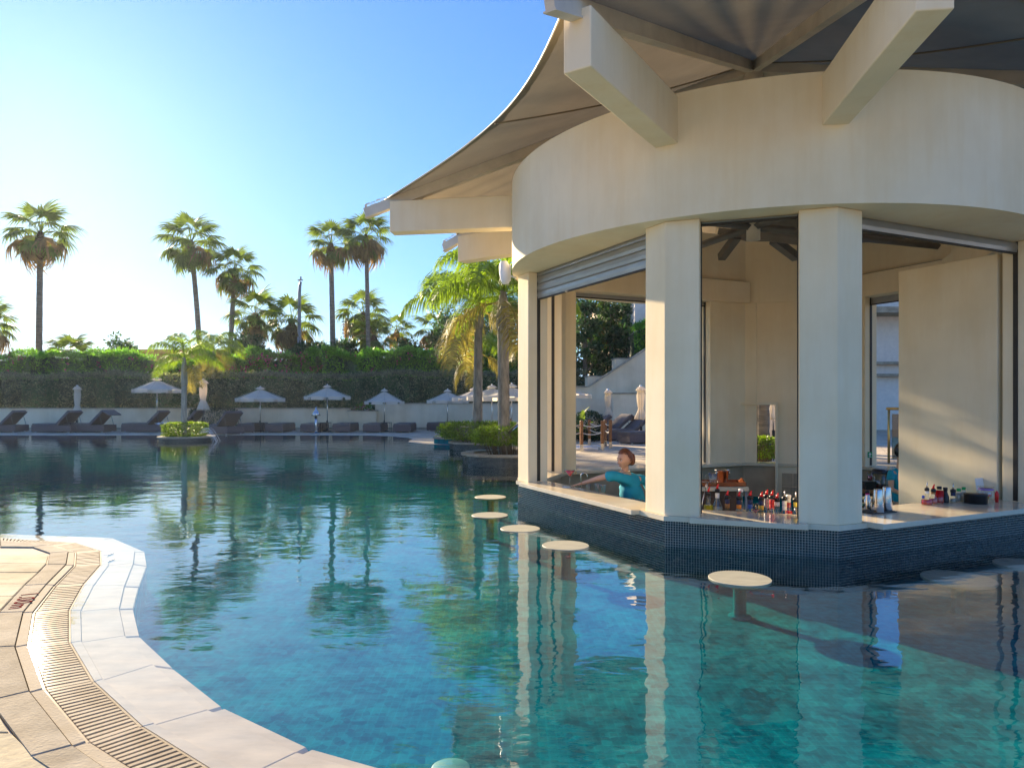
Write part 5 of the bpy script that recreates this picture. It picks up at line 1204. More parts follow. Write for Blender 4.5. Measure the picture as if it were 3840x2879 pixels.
def head_mesh(name, mat, S=1.0):
    """face looks along +X; centre of skull at origin; S scales"""
    nu, nv = 48, 40; vs = []
    for j in range(nv+1):
        ph = math.pi*j/nv; z = math.cos(ph)
        for i in range(nu):
            th = 2*math.pi*i/nu; cx, sy = math.cos(th), math.sin(th); r = math.sin(ph)
            x = cx*r*.094; y = sy*r*.072; zz = z*.115
            if zz < 0:   # jaw narrows and moves forward
                k = min(1, -zz/.115); y *= 1-.38*k**1.5; x = x*(1-.25*k)+.020*k
                if cx < 0: x *= 1-.35*k
            if cx > 0:
                f = cx*r
                g = lambda cy, cz, wy, wz: math.exp(-((y-cy)/wy)**2-((zz-cz)/wz)**2)
                x += .021*g(0, -.030, .011, .013)*f+.012*g(0, -.008, .009, .024)*f      # nose
                x -= .010*(g(.030, .006, .015, .011)+g(-.030, .006, .015, .011))          # eye sockets
                x += .006*(g(.028, .026, .020, .007)+g(-.028, .026, .020, .007))          # brow
                x += .004*g(0, -.062, .020, .006)+.004*g(0, -.074, .017, .006)-.004*g(0, -.068, .022, .003)  # lips
                x += .008*g(0, -.100, .020, .014)                                        # chin
                x += .006*(g(.042, -.030, .018, .020)+g(-.042, -.030, .018, .020))       # cheeks
            vs.append((x*S, y*S, zz*S))
    fs = [(j*nu+i, j*nu+(i+1) % nu, (j+1)*nu+(i+1) % nu, (j+1)*nu+i) for j in range(nv) for i in range(nu)]
    m_ = MB(); m_.add(vs, fs, True); return m_
def place_mb(m_, Mx): return m_.xf(Mx)
def make_head(parent, pos, yaw, pitch, roll, S, hairmat, bun=True, face=True):
    Mx = Matrix.Translation(pos) @ Euler((roll, pitch, yaw), 'XYZ').to_matrix().to_4x4()
    hd = place_mb(head_mesh('head', M['skin'], S), Mx).build('head', M['skin'], parent)
    if face:
        for s in (-1, 1):
            e = MB().lathe([(0, -.0095), (.007, -.006), (.0098, 0), (.007, .006), (0, .0095)], 12).xf(Mx @ Matrix.Translation((.079*S, s*.030*S, .004*S)) @ Matrix.Scale(S*.9, 4)); e.build('eye', M['paper'], parent)
            MB().lathe([(0, -.005), (.0045, -.003), (.006, 0), (.0045, .003), (0, .005)], 10).xf(Mx @ Matrix.Translation((.0855*S, s*.0300*S, .004*S)) @ Matrix.Scale(S*1.05, 4)).build('iris', M['eye'], parent)
            br = MB().tube([Vector((.088, s*.016, .021)), Vector((.091, s*.030, .026)), Vector((.080, s*.045, .020))], [.003, .0045, .002], 6); br.xf(Mx @ Matrix.Scale(S, 4)); br.build('eyebrow', M['hair'], parent)
            ld = MB().tube([Vector((.084, s*.018, .008)), Vector((.088, s*.030, .012)), Vector((.079, s*.042, .007))], [.001, .0022, .001], 6); ld.xf(Mx @ Matrix.Scale(S, 4)); ld.build('eyelid', M['hairdark'], parent)
        lp_ = MB().tube([Vector((.076, -.021, -.064)), Vector((.0885, -.009, -.064)), Vector((.0905, 0, -.066)), Vector((.0885, .009, -.064)), Vector((.076, .021, -.064))], [.001, .003, .0035, .003, .001], 8); lp_.xf(Mx @ Matrix.Scale(S, 4)); lp_.build('lips', M['lip'], parent)
    for s in (-1, 1):
        ear = MB(); n_ = 12; v_ = []
        for k in range(n_):
            a = 2*math.pi*k/n_; v_.append(Vector((-.006+.016*math.cos(a), s*.073, -.010+.029*math.sin(a)))); 
        ear.tube(v_+[v_[0]], .005, 6, False); ear.add([v+Vector((0, -s*.003, 0)) for v in v_], [tuple(range(n_))]); ear.xf(Mx @ Matrix.Scale(S, 4)); ear.build('ear', M['skin'], parent)
    # hair cap: the skull offset outward, hairline above the face
    m_ = head_mesh('hair', M['hair'], 1.0); nu, nv = 48, 40; vs = []; keep = []
    for i, v in enumerate(m_.v):
        x, y, z = v; r = Vector((x*.9, y, z)); L = r.length or 1
        th = math.atan2(y, x); front = math.cos(th)
        line = .050+.015*front if front > .45 else (-.005+(.063+.004)*((front+.05)/.5) if front > -.05 else -.075)
        keep.append(z > line)
        k = 1+.13*(1 if z > line+.01 else .3)+.012*math.sin(th*26+z*60)
        vs.append((x*k-.004, y*k*1.0, z*k+(.004 if z > 0 else 0)))
    fs = [f for f in m_.f if all(keep[q] for q in f)]
    h = MB(); h.add(vs, fs, True); h.xf(Mx @ Matrix.Scale(S, 4)); h.build('hair', hairmat, parent)
    if bun:
        b_ = MB(); prof = [(0, .070), (.022, .062), (.040, .035), (.048, .0), (.046, -.035), (.036, -.062), (.016, -.078), (0, -.082)]
        vs = []; n_ = 20
        for (r_, z) in prof:
            for k in range(n_):
                a = 2*math.pi*k/n_; rr = r_*(1+.05*math.sin(a*7+z*40)); vs.append((rr*.8*math.cos(a), rr*math.sin(a), z))
        b_.add(vs, [(i*n_+k, i*n_+(k+1) % n_, (i+1)*n_+(k+1) % n_, (i+1)*n_+k) for i in range(len(prof)-1) for k in range(n_)], True)
        b_.xf(Mx @ Matrix.Scale(S, 4) @ Matrix.Translation((-.108, 0, -.012)) @ Matrix.Rotation(R(-14), 4, 'Y')); b_.build('hair_bun', hairmat, parent)
        MB().tube([Vector((-.085, -.03, .062)), Vector((-.10, 0, .072)), Vector((-.085, .03, .062))], .010, 8).xf(Mx @ Matrix.Scale(S, 4)).build('hair_tie', M['wood'], parent)
    return Mx
def hand(parent, wrist, dirv_, side_, up, S=1.0, curl=.25, thumb=1):
    """dirv_: wrist to fingers; side_: towards the thumb side; up: back of the hand"""
    d = Vector(dirv_).normalized(); u = Vector(up).normalized(); s = d.cross(u).normalized()*thumb; u = s.cross(d).normalized()*thumb
    if u.dot(Vector(up)) < 0: u = -u
    w = Vector(wrist); Jt = {'w': (w, .026*S), 'p0': (w+d*.03*S, (.036*S, .017*S)), 'p1': (w+d*.075*S, (.042*S, .015*S))}; E_ = [('w', 'p0'), ('p0', 'p1')]
    skin_body('palm', Jt, E_, 'w', M['skin'], parent, 2)
    for k, (off, ln) in enumerate(((.030, .072), (.011, .082), (-.009, .076), (-.028, .060))):
        b = w+(d*.062+s*off)*S; pts = [b]; dd = (d+s*off*2.2).normalized(); q = b; 
        for j, f in enumerate((.34, .38, .28)):
            dd = (dd-u*curl*(.5+.5*j)).normalized(); q = q+dd*ln*f*S*1.25; pts.append(q)
        Jf = {str(i): (p_, (.0105-.0013*i)*S) for i, p_ in enumerate(pts)}
        skin_body('finger', Jf, [('0', '1'), ('1', '2'), ('2', '3')], '0', M['skin'], parent, 1)
    b = w+(d*.022+s*.026)*S; p1 = b+(s*.7+d*.8).normalized()*.036*S; p2 = p1+(s*.35+d*.95-u*.15).normalized()*.030*S; p3 = p2+(s*.1+d-u*.2).normalized()*.022*S
    skin_body('thumb', {'0': (b, .015*S), '1': (p1, .0125*S), '2': (p2, .0105*S), '3': (p3, .0085*S)}, [('0', '1'), ('1', '2'), ('2', '3')], '0', M['skin'], parent, 1)
# --- barmaid behind the left counter
FL = -.80
wm = thing('person', 'smiling woman in turquoise shirt with red-brown bun reaching for the red cocktail', 'person', (1.56, 9.42, FL))
hipc = Vector((1.72, 9.52, .02)); chest = Vector((1.64, 9.42, .43)); neck = P(2341, 1776, 9.36)
shL = P(2288, 1782, 9.24); shR = P(2424, 1797, 9.50)
elb = P(2232, 1797, 9.42); wr = P(2183, 1812, 9.60)
hdp = P(2343, 1722, 9.33)
elbR = Vector((1.98, 9.36, .14)); wrR = Vector((1.86, 9.12, .02))
kL, kR = Vector((1.60, 9.50, -.38)), Vector((1.84, 9.58, -.38)); aL, aR = Vector((1.60, 9.60, FL+.07)), Vector((1.86, 9.70, FL+.07))
body = skin_body('body', {
 'hip': (hipc, (.15, .11)), 'waist': (hipc.lerp(chest, .5), (.12, .09)), 'chest': (chest, (.15, .105)), 'upper': (chest.lerp(neck, .62), (.11, .08)), 'neck': (neck, .054), 'head': (hdp+Vector((.012, .01, -.045)), .055),
 'sL': (shL, .055), 'eL': (elb, .038), 'wL': (wr, .026), 'sR': (shR+Vector((-.02, 0, -.01)), .050), 'eR': (elbR, .040), 'wR': (wrR, .026),
 'tL': (hipc+Vector((-.07, 0, -.12)), .088), 'kL': (kL, .056), 'aL': (aL, .04), 'fL': (aL+Vector((-.15, -.08, -.04)), .035),
 'tR': (hipc+Vector((.10, .03, -.12)), .088), 'kR': (kR, .056), 'aR': (aR, .04), 'fR': (aR+Vector((-.15, -.08, -.04)), .035)},
 [('hip', 'waist'), ('waist', 'chest'), ('chest', 'upper'), ('upper', 'neck'), ('neck', 'head'), ('upper', 'sL'), ('sL', 'eL'), ('eL', 'wL'), ('upper', 'sR'), ('sR', 'eR'), ('eR', 'wR'),
  ('hip', 'tL'), ('tL', 'kL'), ('kL', 'aL'), ('aL', 'fL'), ('hip', 'tR'), ('tR', 'kR'), ('kR', 'aR'), ('aR', 'fR')], 'hip', M['skin'], wm)
slv = shL.lerp(elb, .30)+Vector((0, 0, -.012)); slr = shR.lerp(elbR, .5)
skin_body('shirt', {
 'hem': (hipc+Vector((0, 0, -.06)), (.175, .135)), 'waist': (hipc.lerp(chest, .5)+Vector((-.04, 0, 0)), (.22, .15)), 'chest': (chest+Vector((-.035, 0, -.03)), (.235, .15)), 'upper': (chest.lerp(neck, .58), (.15, .11)), 'nk': (chest.lerp(neck, .86), (.066, .058)),
 'sL': (shL+Vector((.01, 0, -.004)), .078), 'cL': (slv, .080), 'sR': (shR+Vector((-.015, 0, -.005)), .074), 'hR': (shR.lerp(slr, .45), .090), 'cR': (slr, .078)},
 [('hem', 'waist'), ('waist', 'chest'), ('chest', 'upper'), ('upper', 'nk'), ('upper', 'sL'), ('sL', 'cL'), ('upper', 'sR'), ('sR', 'hR'), ('hR', 'cR')], 'hem', M['shirt'], wm, 3)
from mathutils import noise
for v in bpy.data.objects['shirt'].data.vertices:
    q = v.co; f = noise.noise(Vector((q.x*9+q.z*14, q.y*9, q.z*7)))*.011+noise.noise(q*26)*.0035
    v.co = v.co+v.normal*f
skin_body('trousers', {'hip': (hipc+Vector((0, 0, -.05)), (.165, .125)), 'tL': (hipc+Vector((-.07, 0, -.14)), .10), 'kL': (kL, .075), 'aL': (aL+Vector((0, 0, .02)), .06), 'tR': (hipc+Vector((.10, .03, -.14)), .10), 'kR': (kR, .075), 'aR': (aR+Vector((0, 0, .02)), .06)},
 [('hip', 'tL'), ('tL', 'kL'), ('kL', 'aL'), ('hip', 'tR'), ('tR', 'kR'), ('kR', 'aR')], 'hip', M['trousers'], wm)
# beige collar: a band round the neck, open at the front, with a placket
fd = Vector((-.90, -.44, 0)).normalized(); sd_ = Vector((-fd.y, fd.x, 0)); cb = chest.lerp(neck, .93)+Vector((-.004, 0, .012)); m_ = MB(); pl = []
for k in range(17):
    a = R(28+ (332-28)*k/16); rr = (.068+.010*math.sin(a/2), ); o_ = fd*math.cos(a)*.082+sd_*math.sin(a)*.078
    zf = -.050*max(0, math.cos(a)); pl += [cb+o_*1.30+Vector((0, 0, -.030+zf*1.5)), cb+o_*.90+Vector((0, 0, .034+zf*.4))]
m_.add(pl, [(2*k, 2*k+2, 2*k+3, 2*k+1) for k in range(16)], True)
o = m_.build('collar', M['beige'], wm); sdm = o.modifiers.new('th', 'SOLIDIFY'); sdm.thickness = .008
make_head(wm, hdp, R(-150), R(6), 0, 1.13, M['hair'])
er = hdp+Vector((-.02, -.075, -.045)); MB().lathe([(0, -.006), (.005, 0), (0, .006)], 8, er).build('earring', M['gold'], wm)
hand(wm, wr, P(2140, 1822, 9.68)-wr, (0, 0, 0), (0.1, -.1, 1), 1.08, .04, 1)
hand(wm, wrR, Vector((-.6, -.6, -.35)), (0, 0, 0), (0, 0, 1), 1.0, .3, -1)
# --- second member of staff behind the partition
w2 = thing('person', 'person with black tied hair in turquoise shirt mostly hidden by the white partition', 'person', (5.98, 10.75, FL))
c2 = Vector((6.06, 10.8, .2)); n2 = Vector((6.03, 10.75, .60)); h2 = Vector((6.01, 10.74, .755))
skin_body('body', {'hip': (c2+Vector((0, 0, -.3)), (.14, .11)), 'chest': (c2+Vector((0, 0, .12)), (.15, .10)), 'neck': (n2, .05), 'head': (h2, .055), 'sL': (c2+Vector((-.17, -.03, .24)), .055), 'eL': (c2+Vector((-.21, -.1, -.03)), .04), 'wL': (c2+Vector((-.10, -.3, -.08)), .028), 'sR': (c2+Vector((.17, .05, .24)), .055), 'eR': (c2+Vector((.25, 0, 0)), .04), 'wR': (c2+Vector((.15, -.25, -.05)), .028),
 'kL': (c2+Vector((-.09, 0, -.60)), .06), 'aL': (c2+Vector((-.09, .02, -.94)), .04), 'kR': (c2+Vector((.09, 0, -.60)), .06), 'aR': (c2+Vector((.09, .02, -.94)), .04)},
 [('hip', 'chest'), ('chest', 'neck'), ('neck', 'head'), ('chest', 'sL'), ('sL', 'eL'), ('eL', 'wL'), ('chest', 'sR'), ('sR', 'eR'), ('eR', 'wR'), ('hip', 'kL'), ('kL', 'aL'), ('hip', 'kR'), ('kR', 'aR')], 'hip', M['skin'], w2)
skin_body('shirt', {'hip': (c2+Vector((0, 0, -.3)), (.165, .13)), 'chest': (c2+Vector((0, 0, .12)), (.175, .12)), 'nk': (c2+Vector((0, 0, .32)), .07), 'sL': (c2+Vector((-.17, -.03, .24)), .07), 'cL': (c2+Vector((-.20, -.07, .09)), .062), 'sR': (c2+Vector((.17, .05, .24)), .07), 'cR': (c2+Vector((.22, .02, .1)), .062)},
 [('hip', 'chest'), ('chest', 'nk'), ('chest', 'sL'), ('sL', 'cL'), ('chest', 'sR'), ('sR', 'cR')], 'hip', M['shirt'], w2)
skin_body('trousers', {'hip': (c2+Vector((0, 0, -.34)), (.16, .12)), 'kL': (c2+Vector((-.09, 0, -.60)), .08), 'aL': (c2+Vector((-.09, .02, -.9)), .06), 'kR': (c2+Vector((.09, 0, -.60)), .08), 'aR': (c2+Vector((.09, .02, -.9)), .06)}, [('hip', 'kL'), ('kL', 'aL'), ('hip', 'kR'), ('kR', 'aR')], 'hip', M['trousers'], w2)
make_head(w2, h2, R(60), 0, 0, 1.0, M['hairdark'])
# ------------------------------------------------------------------ drinks and bar ware
CT = SLAB1-.006
def gmat(col, name, rough=.1, trans=.5): return pmat(name, col, rough, var=.03, trans=trans)
LM = {k: gmat(v, 'label_'+k, .4, None) for k, v in dict(white=(.75, .74, .7), navy=(.02, .03, .09), orange=(.8, .25, .03), blue=(.04, .10, .35), red=(.6, .03, .03), grey=(.3, .3, .3), gold=(.6, .38, .05), magenta=(.5, .02, .25), brown=(.35, .16, .05), yellow=(.75, .6, .08)).items()}
LQ = {k: gmat(v, 'liquid_'+k, .05, .6) for k, v in dict(yellow=(.55, .5, .04), clear=(.55, .55, .5), red=(.65, .02, .02), green=(.12, .32, .2), dark=(.02, .02, .05), pink=(.7, .15, .12), purple=(.12, .01, .02)).items()}
def bottle(label, x, y, z, h, rb, rn, shoulder=.55, lab=None, lab2=None, liquid='clear', fill=.35, spout='red', body='glass', cap=None, neck_lab=None, grp='spirit bottles along the bar'):
    t = thing('bottle', label, 'bottle', (x, y, z), 0, grp); c = (x, y, z); hb = h
    m_ = MB().lathe([(0, .002), (rb*.95, .002), (rb, .01), (rb, hb*shoulder*.82), (rb*.85, hb*shoulder), (rn*1.15, hb*(shoulder+.18)), (rn, hb*(shoulder+.24)), (rn, hb*.97), (rn*1.12, hb*.975), (rn*1.12, hb)], 20, c)
    m_.build('glass_body', M[body] if body in M else body, t)
    if liquid: MB().lathe([(0, .006), (rb*.92, .006), (rb*.93, hb*fill), (0, hb*fill)], 18, c).build('liquid', LQ[liquid], t)
    if lab: MB().lathe([(rb*1.01, hb*shoulder*.2), (rb*1.012, hb*shoulder*.21), (rb*1.012, hb*shoulder*.7), (rb*1.01, hb*shoulder*.71)], 18, c).build('label', LM[lab], t)
    if neck_lab:
        for q, nl in enumerate(neck_lab if isinstance(neck_lab, tuple) else (neck_lab,)):
            z1 = hb*(.95-.17*q); z0 = z1-hb*.16; MB().lathe([(rn*1.03, z0), (rn*1.06, z0+.002), (rn*1.06, z1-.002), (rn*1.03, z1)], 16, c).build('neck_label', LM[nl], t)
    if spout in ('red', 'metal'):
        MB().lathe([(0, hb-.004), (rn*1.28, hb-.004), (rn*1.28, hb+.022), (rn*.9, hb+.032), (0, hb+.034)], 14, c).build('pourer_collar', M['black'], t)
        if spout == 'red': MB().tube([(x, y, z+hb+.03), (x+.002, y, z+hb+.055), (x+.014, y, z+hb+.085)], [rn*.75, rn*.5, .006], 8).build('pourer_spout', M['red'], t)
        else: MB().tube([(x, y, z+hb+.03), (x, y, z+hb+.06), (x+.002, y, z+hb+.10)], [.009, .007, .005], 8).build('pourer_spout', M['chrome'], t)
    elif cap: MB().lathe([(0, hb-.02), (rn*1.2, hb-.02), (rn*1.2, hb+.012), (0, hb+.014)], 14, c).build('cap', cap, t)
    return t
M['caps_green'] = gmat((.01, .35, .08), 'green_cap', .4, None); M['caps_blue'] = gmat((.02, .08, .5), 'blue_cap', .4, None)
def on0(px, Y, z): return X(px, Y), Y, z
ROWZ = .30
rail = thing('bottle_shelf', 'low steel bottle rail hidden behind the middle counter', 'shelf', (2.75, 7.75, .1))
a_, b_ = Vector(K[0]), Vector(K[1]); d_ = (b_-a_).normalized(); n_ = Vector((-d_.y, d_.x)); cc = (a_+b_)/2+n_*.72
MB().box((cc.x, cc.y, .155), (1.5, .36, .02), rz=math.atan2(d_.y, d_.x)).build('shelf_board', M['chrome'], rail)
for s in (-.6, .6): p_ = cc+d_*s; MB().box((p_.x, p_.y, -.33), (.04, .3, .94), rz=math.atan2(d_.y, d_.x)).build('shelf_leg', M['chrome'], rail)
RZ = .166
def rowY(px, off=0):   # on the rail: line parallel to the counter
    k = (px-1920)/F; q = a_+n_*(.66+off); t_ = (k*q.y-q.x)/(d_.x-k*d_.y); return q.y+d_.y*t_
def bt(px, ytop, rb, rn, off, text, **kw):
    Y = rowY(px, off); zt = P(px, ytop, Y).z; h = zt-RZ-(.085 if kw.get('spout', 'red') == 'red' else .10 if kw.get('spout') == 'metal' else .012)
    bottle(text, X(px, Y), Y, RZ, h, rb, rn, **kw)
bt(2657, 1825, .056, .021, .02, 'bottle with yellow green liquid and green neck band, leftmost of the middle row', liquid='yellow', fill=.62, shoulder=.5)
bt(2690, 1814, .058, .022, .06, 'big clear bottle with white cap dangling at its neck, second from left', liquid='clear', fill=.5, shoulder=.55, neck_lab='white')
bt(2727, 1838, .038, .025, 0, 'slim conical bottle with navy and pink neck label', liquid='clear', shoulder=.3, neck_lab=('navy', 'brown'))
bt(2771, 1841, .040, .025, 0, 'conical bottle with orange neck label left of the tall white capped one', liquid='clear', shoulder=.3, neck_lab=('navy', 'orange'))
bt(2778, 1833, .058, .020, .14, 'tall clear bottle with white and red cap behind the orange label bottle', liquid='clear', fill=.4, shoulder=.45, spout=None, cap=M['paper'])
bt(2813, 1839, .048, .027, 0, 'bottle with navy and blue neck label and yellow square', liquid='clear', shoulder=.4, neck_lab=('navy', 'blue'))
bt(2855, 1843, .040, .025, -.02, 'bottle with navy and bright orange gold label in the middle of the row', liquid='clear', shoulder=.3, neck_lab=('navy', 'gold'))
bt(2875, 1835, .048, .026, .10, 'rear bottle with grey neck label between orange and red ones', liquid='clear', shoulder=.42, neck_lab=('grey', 'grey'))
bt(2895, 1838, .056, .024, .0, 'round bodied clear bottle with dark red neck label', liquid='clear', fill=.4, shoulder=.45, neck_lab=('red', 'red'))
bt(2914, 1848, .042, .024, .08, 'short bottle with white neck label and red pourer', liquid='clear', shoulder=.45, neck_lab='white')
bt(2942, 1838, .066, .023, 0, 'green tinted round bottle with white label and metal pourer', liquid='green', fill=.3, shoulder=.4, neck_lab=('white', 'white'), spout='metal')
bt(2957, 1855, .040, .022, .10, 'small bottle with red and white label and pale cap', liquid='red', fill=.5, shoulder=.5, neck_lab=('white', 'red'), spout=None, cap=M['paper'])
bt(2984, 1843, .050, .023, -.02, 'bottle with yellow neck label and metal pourer, rightmost of the middle row', liquid='clear', shoulder=.45, neck_lab='yellow', spout='metal')
def tumbler(label, x, y, z, h=.14, r=.036, r2=None, liq=None, grp='stacked clear tumblers', mat='glass', fillf=.5, cat='glass'):
    t = thing('tumbler', label, cat, (x, y, z), 0, grp); r2 = r2 or r*1.12
    MB().lathe([(0, .004), (r*.96, .002), (r, .006), (r2, h), (r2*.95, h), (r*.93, .012), (0, .012)], 20, (x, y, z)).build('glass_wall', M[mat], t)
    if liq: MB().lathe([(0, .014), (r*.9, .014), (r*.9+(r2-r)*.9*fillf, h*fillf), (0, h*fillf)], 18, (x, y, z)).build('drink', LQ[liq], t)
    return t
M['frost'] = glassmat('frosted_plastic', (.80, .80, .78), 1.6)
for (px, off, lv, lab) in [(2829, .13, 2, 'stack of clear tumblers right of the blue label bottle'), (2853, .15, 2, 'stack of clear tumblers behind the gold label bottle'), (2886, .17, 3, 'stack of clear tumblers behind the red label bottle'), (2800, .2, 1, 'clear tumbler between the white capped and blue label bottles'), (2993, .12, 2, 'clear tumblers at the right end beside the second pillar')]:
    Y = rowY(px, off)
    for k in range(lv): tumbler(('lower ', 'middle ', 'upper ')[k]+'glass of the '+lab if lv > 1 else lab, X(px, Y), Y, RZ+.10*k, .125, .030, .036, mat='frost')
def martini(label, x, y, z, h, r, liq, tiltx=0):
    t = thing('martini_glass', label, 'cocktail glass', (x, y, z)); s = h/.19
    MB().lathe([(0, .002), (.037*s, .002), (.036*s, .005), (.006*s, .012*s), (.0042*s, .03*s), (.0042*s, .105*s), (.007*s, .112*s), (r, h), (r*.98, h), (.004*s, .118*s)], 28, (x, y, z)).build('glass_bowl', M['glass'], t)
    MB().lathe([(.0, .1165*s), (.005*s, .119*s), (r*.87, h*.93), (0, h*.93)], 28, (x, y, z)).build('drink', liq, t)
    return t
gy = 9.70; gx_ = X(2137, gy); hh = (1827-1762)/F*gy
martini('bright red cocktail in a stemmed martini glass on the left counter', gx_, gy, CT, hh, (2154-2114)/2/F*gy, M['redliq'])
martini('tipped martini glass with a red drop among the middle bottles', X(2833, 7.42), 7.42, CT-.06, .11, .045, LQ['pink'])
ns_ = thing('napkin', 'white round paper coaster under the red cocktail', 'coaster', (gx_-.04, gy, CT)); MB().lathe([(0, .001), (.06, .001), (.06, .004), (0, .004)], 20, (gx_-.045, gy, CT-.001)).build('paper_disc', M['paper'], ns_)
# tap behind the left counter
tp = P(2178, 1812, 10.5); fct = thing('tap', 'curved chrome swan-neck tap behind the red cocktail', 'tap', tp)
arc_ = [P(2178, 1822, 10.5), P(2178, 1795, 10.5)]+[P(2190-12*math.cos(a), 1786-13*math.sin(a), 10.5) for a in [q*math.pi/8 for q in range(9)]]+[P(2202, 1793, 10.5)]
MB().tube([P(2178, 1900, 10.5)]+arc_, .011, 10).build('spout', M['chrome'], fct); MB().box(P(2178, 1905, 10.5), (.3, .3, .06)).build('sink_deck', M['chrome'], fct)
# crowd of upturned glasses by the first pillar
sh = thing('glass_shelf', 'stone shelf of upturned tumblers behind the left counter', 'shelf', (1.75, 8.75, .12)); sp0 = Vector(K[7]); sdv = (Vector(K[0])-sp0).normalized(); snn = Vector((-sdv.y, sdv.x))
if snn.dot(Vector(CEN)-sp0) < 0: snn = -snn
cgl = sp0+sdv*2.55+snn*.56
MB().box((cgl.x, cgl.y, .145), (1.2, .34, .02), rz=math.atan2(sdv.y, sdv.x)).build('shelf_board', M['marble'], sh)
for s in (-.5, .5): p_ = cgl+sdv*s; MB().box((p_.x, p_.y, -.33), (.04, .3, .93), rz=math.atan2(sdv.y, sdv.x)).build('shelf_leg', M['chrome'], sh)
for i in range(11):
    for j in range(3):
        p_ = cgl+sdv*(-.50+i*.098)+snn*(-.1+j*.095)
        t = thing('tumbler', 'clear upturned tumbler packed on the shelf beside the first pillar', 'glass', (p_.x, p_.y, .156), 0, 'upturned tumblers behind the left counter')
        MB().lathe([(.036, 0), (.030, .128), (0, .13)], 14, (p_.x, p_.y, .156)).build('glass_wall', M['frost'], t)
for (px, py) in ((2229, 1827), (2253, 1832), (2196, 1822)):
    g_ = G(px, py, CT-.02); t = thing('saucer', {2229: 'clear glass rim at the counter edge nearer the woman hand', 2253: 'clear glass rim at the counter edge nearer the packed tumblers'}.get(px) or 'clear glass rim right beside the woman\'s hand', 'glass', (g_.x+.05, g_.y+.1, CT-.13)); MB().lathe([(.03, 0), (.04, .12), (.043, .125), (.038, .12)], 18, (g_.x+.05, g_.y+.12, CT-.11)).build('glass_wall', M['glass'], t)
# service table with tray, jug and ice bucket
TZ = .30; tb = thing('service_table', 'stone topped service table with dark cupboard behind the middle counter', 'table', (3.0, 10.3, FL))
xa, xb = X(2480, 10), X(2806, 10)
MB().box(((xa+xb)/2, 10.25, TZ-.03), (xb-xa, .55, .06)).build('table_top', M['marble'], tb, bevel=.006)
MB().box(((xa+xb)/2-.06, 10.28, (TZ-.06+FL)/2), (xb-xa-.18, .45, TZ-.06-FL)).build('cupboard', M['cabinet'], tb)
for k in range(4): MB().box((xa+.18+k*.27, 10.045, -.25), (.24, .02, .8)).build('cupboard_door', M['cabinet'], tb, bevel=.006)
MB().box((X(2793, 10.1), 10.05, (TZ-.06+FL)/2), (.03, .03, TZ-.06-FL)).build('leg', M['pole'], tb)
tx0, tx1, ty = X(2603, 10.15), X(2786, 10.15), 10.2
tr = thing('serving_tray', 'varnished red-brown wooden tray with cut-out handles', 'tray', ((tx0+tx1)/2, ty, TZ))
MB().box(((tx0+tx1)/2, ty, TZ+.012), (tx1-tx0, .36, .014)).build('tray_base', M['tray'], tr)
for s in (-1, 1): MB().box(((tx0+tx1)/2, ty+s*.18, TZ+.035), (tx1-tx0, .014, .055)).build('tray_side', M['tray'], tr)
for x_ in (tx0, tx1):
    m_ = MB(); n_p = 10; vs = []
    for dx in (-.008, .008):
        for k in range(n_p+1):
            f = k/n_p; yy = ty-.18+.36*f; zz = TZ+.06+.05*math.exp(-((f-.5)/.2)**2); vs += [(x_+dx, yy, TZ+.008), (x_+dx, yy, zz)]
    q = 2*(n_p+1); fs = []
    for k in range(n_p):
        a = 2*k
        fs += [(a, a+1, a+3, a+2), (q+a, q+a+2, q+a+3, q+a+1), (a+1, q+a+1, q+a+3, a+3)]
    m_.add(vs, fs); m_.build('tray_handle', M['tray'], tr)
bk = P(2708, 1802, 10.2); bk.z = TZ+.022; ib = thing('ice_bucket', 'polished steel wine bucket with ring handle on the wooden tray', 'bucket', bk)
MB().lathe([(0, .002), (.068, .002), (.075, .02), (.100, .195), (.112, .20), (.112, .207), (.096, .205), (.07, .02), (0, .02)], 28, bk).build('bucket_wall', M['chrome'], ib)
for s in (-1, 1): MB().tube([bk+Vector((s*.095, -.03*1+0, .165))+Vector((.0, .022*math.cos(a), .022*math.sin(a))) for a in [q*.7 for q in range(10)]], .006, 6).build('ring_handle', M['chrome'], ib)
jg = P(2672, 1803, 10.05); jg.z = TZ+.022; jug = thing('glass_jug', 'ribbed clear glass jug with handle left of the steel bucket', 'jug', jg)
m_ = MB(); n_ = 32; prof = [(.0, .004), (.055, .003), (.058, .02), (.066, .17), (.064, .172), (.055, .02)]; vs = []
for (r_, z) in prof: vs += [(jg.x+r_*(1+.02*(k % 2))*math.cos(2*math.pi*k/n_), jg.y+r_*(1+.02*(k % 2))*math.sin(2*math.pi*k/n_), jg.z+z) for k in range(n_)]
m_.add(vs, [(i*n_+k, i*n_+(k+1) % n_, (i+1)*n_+(k+1) % n_, (i+1)*n_+k) for i in range(len(prof)-1) for k in range(n_)], True); m_.build('jug_wall', M['glass'], jug)
MB().tube([jg+Vector((-.06, 0, .15)), jg+Vector((-.10, 0, .145)), jg+Vector((-.112, 0, .10)), jg+Vector((-.10, 0, .04)), jg+Vector((-.06, 0, .03))], .006, 8).build('jug_handle', M['glass'], jug)
tg = thing('cutlery', 'small heap of steel cutlery at the left end of the tray', 'cutlery', P(2625, 1800, 10.1)); 
for k in range(5): a = Vector((X(2612, 10.1)+k*.01, 10.05+.03*k, TZ+.03+.006*k)); MB().tube([a, a+Vector((.15, .02*(-1)**k, .004))], .006, 6).build('handle_piece', M['chrome'], tg)
sp1 = thing('bar_spoon', 'long twisted bar spoon with fork end leaning at the first pillar', 'bar spoon', P(2630, 1905, 7.75))
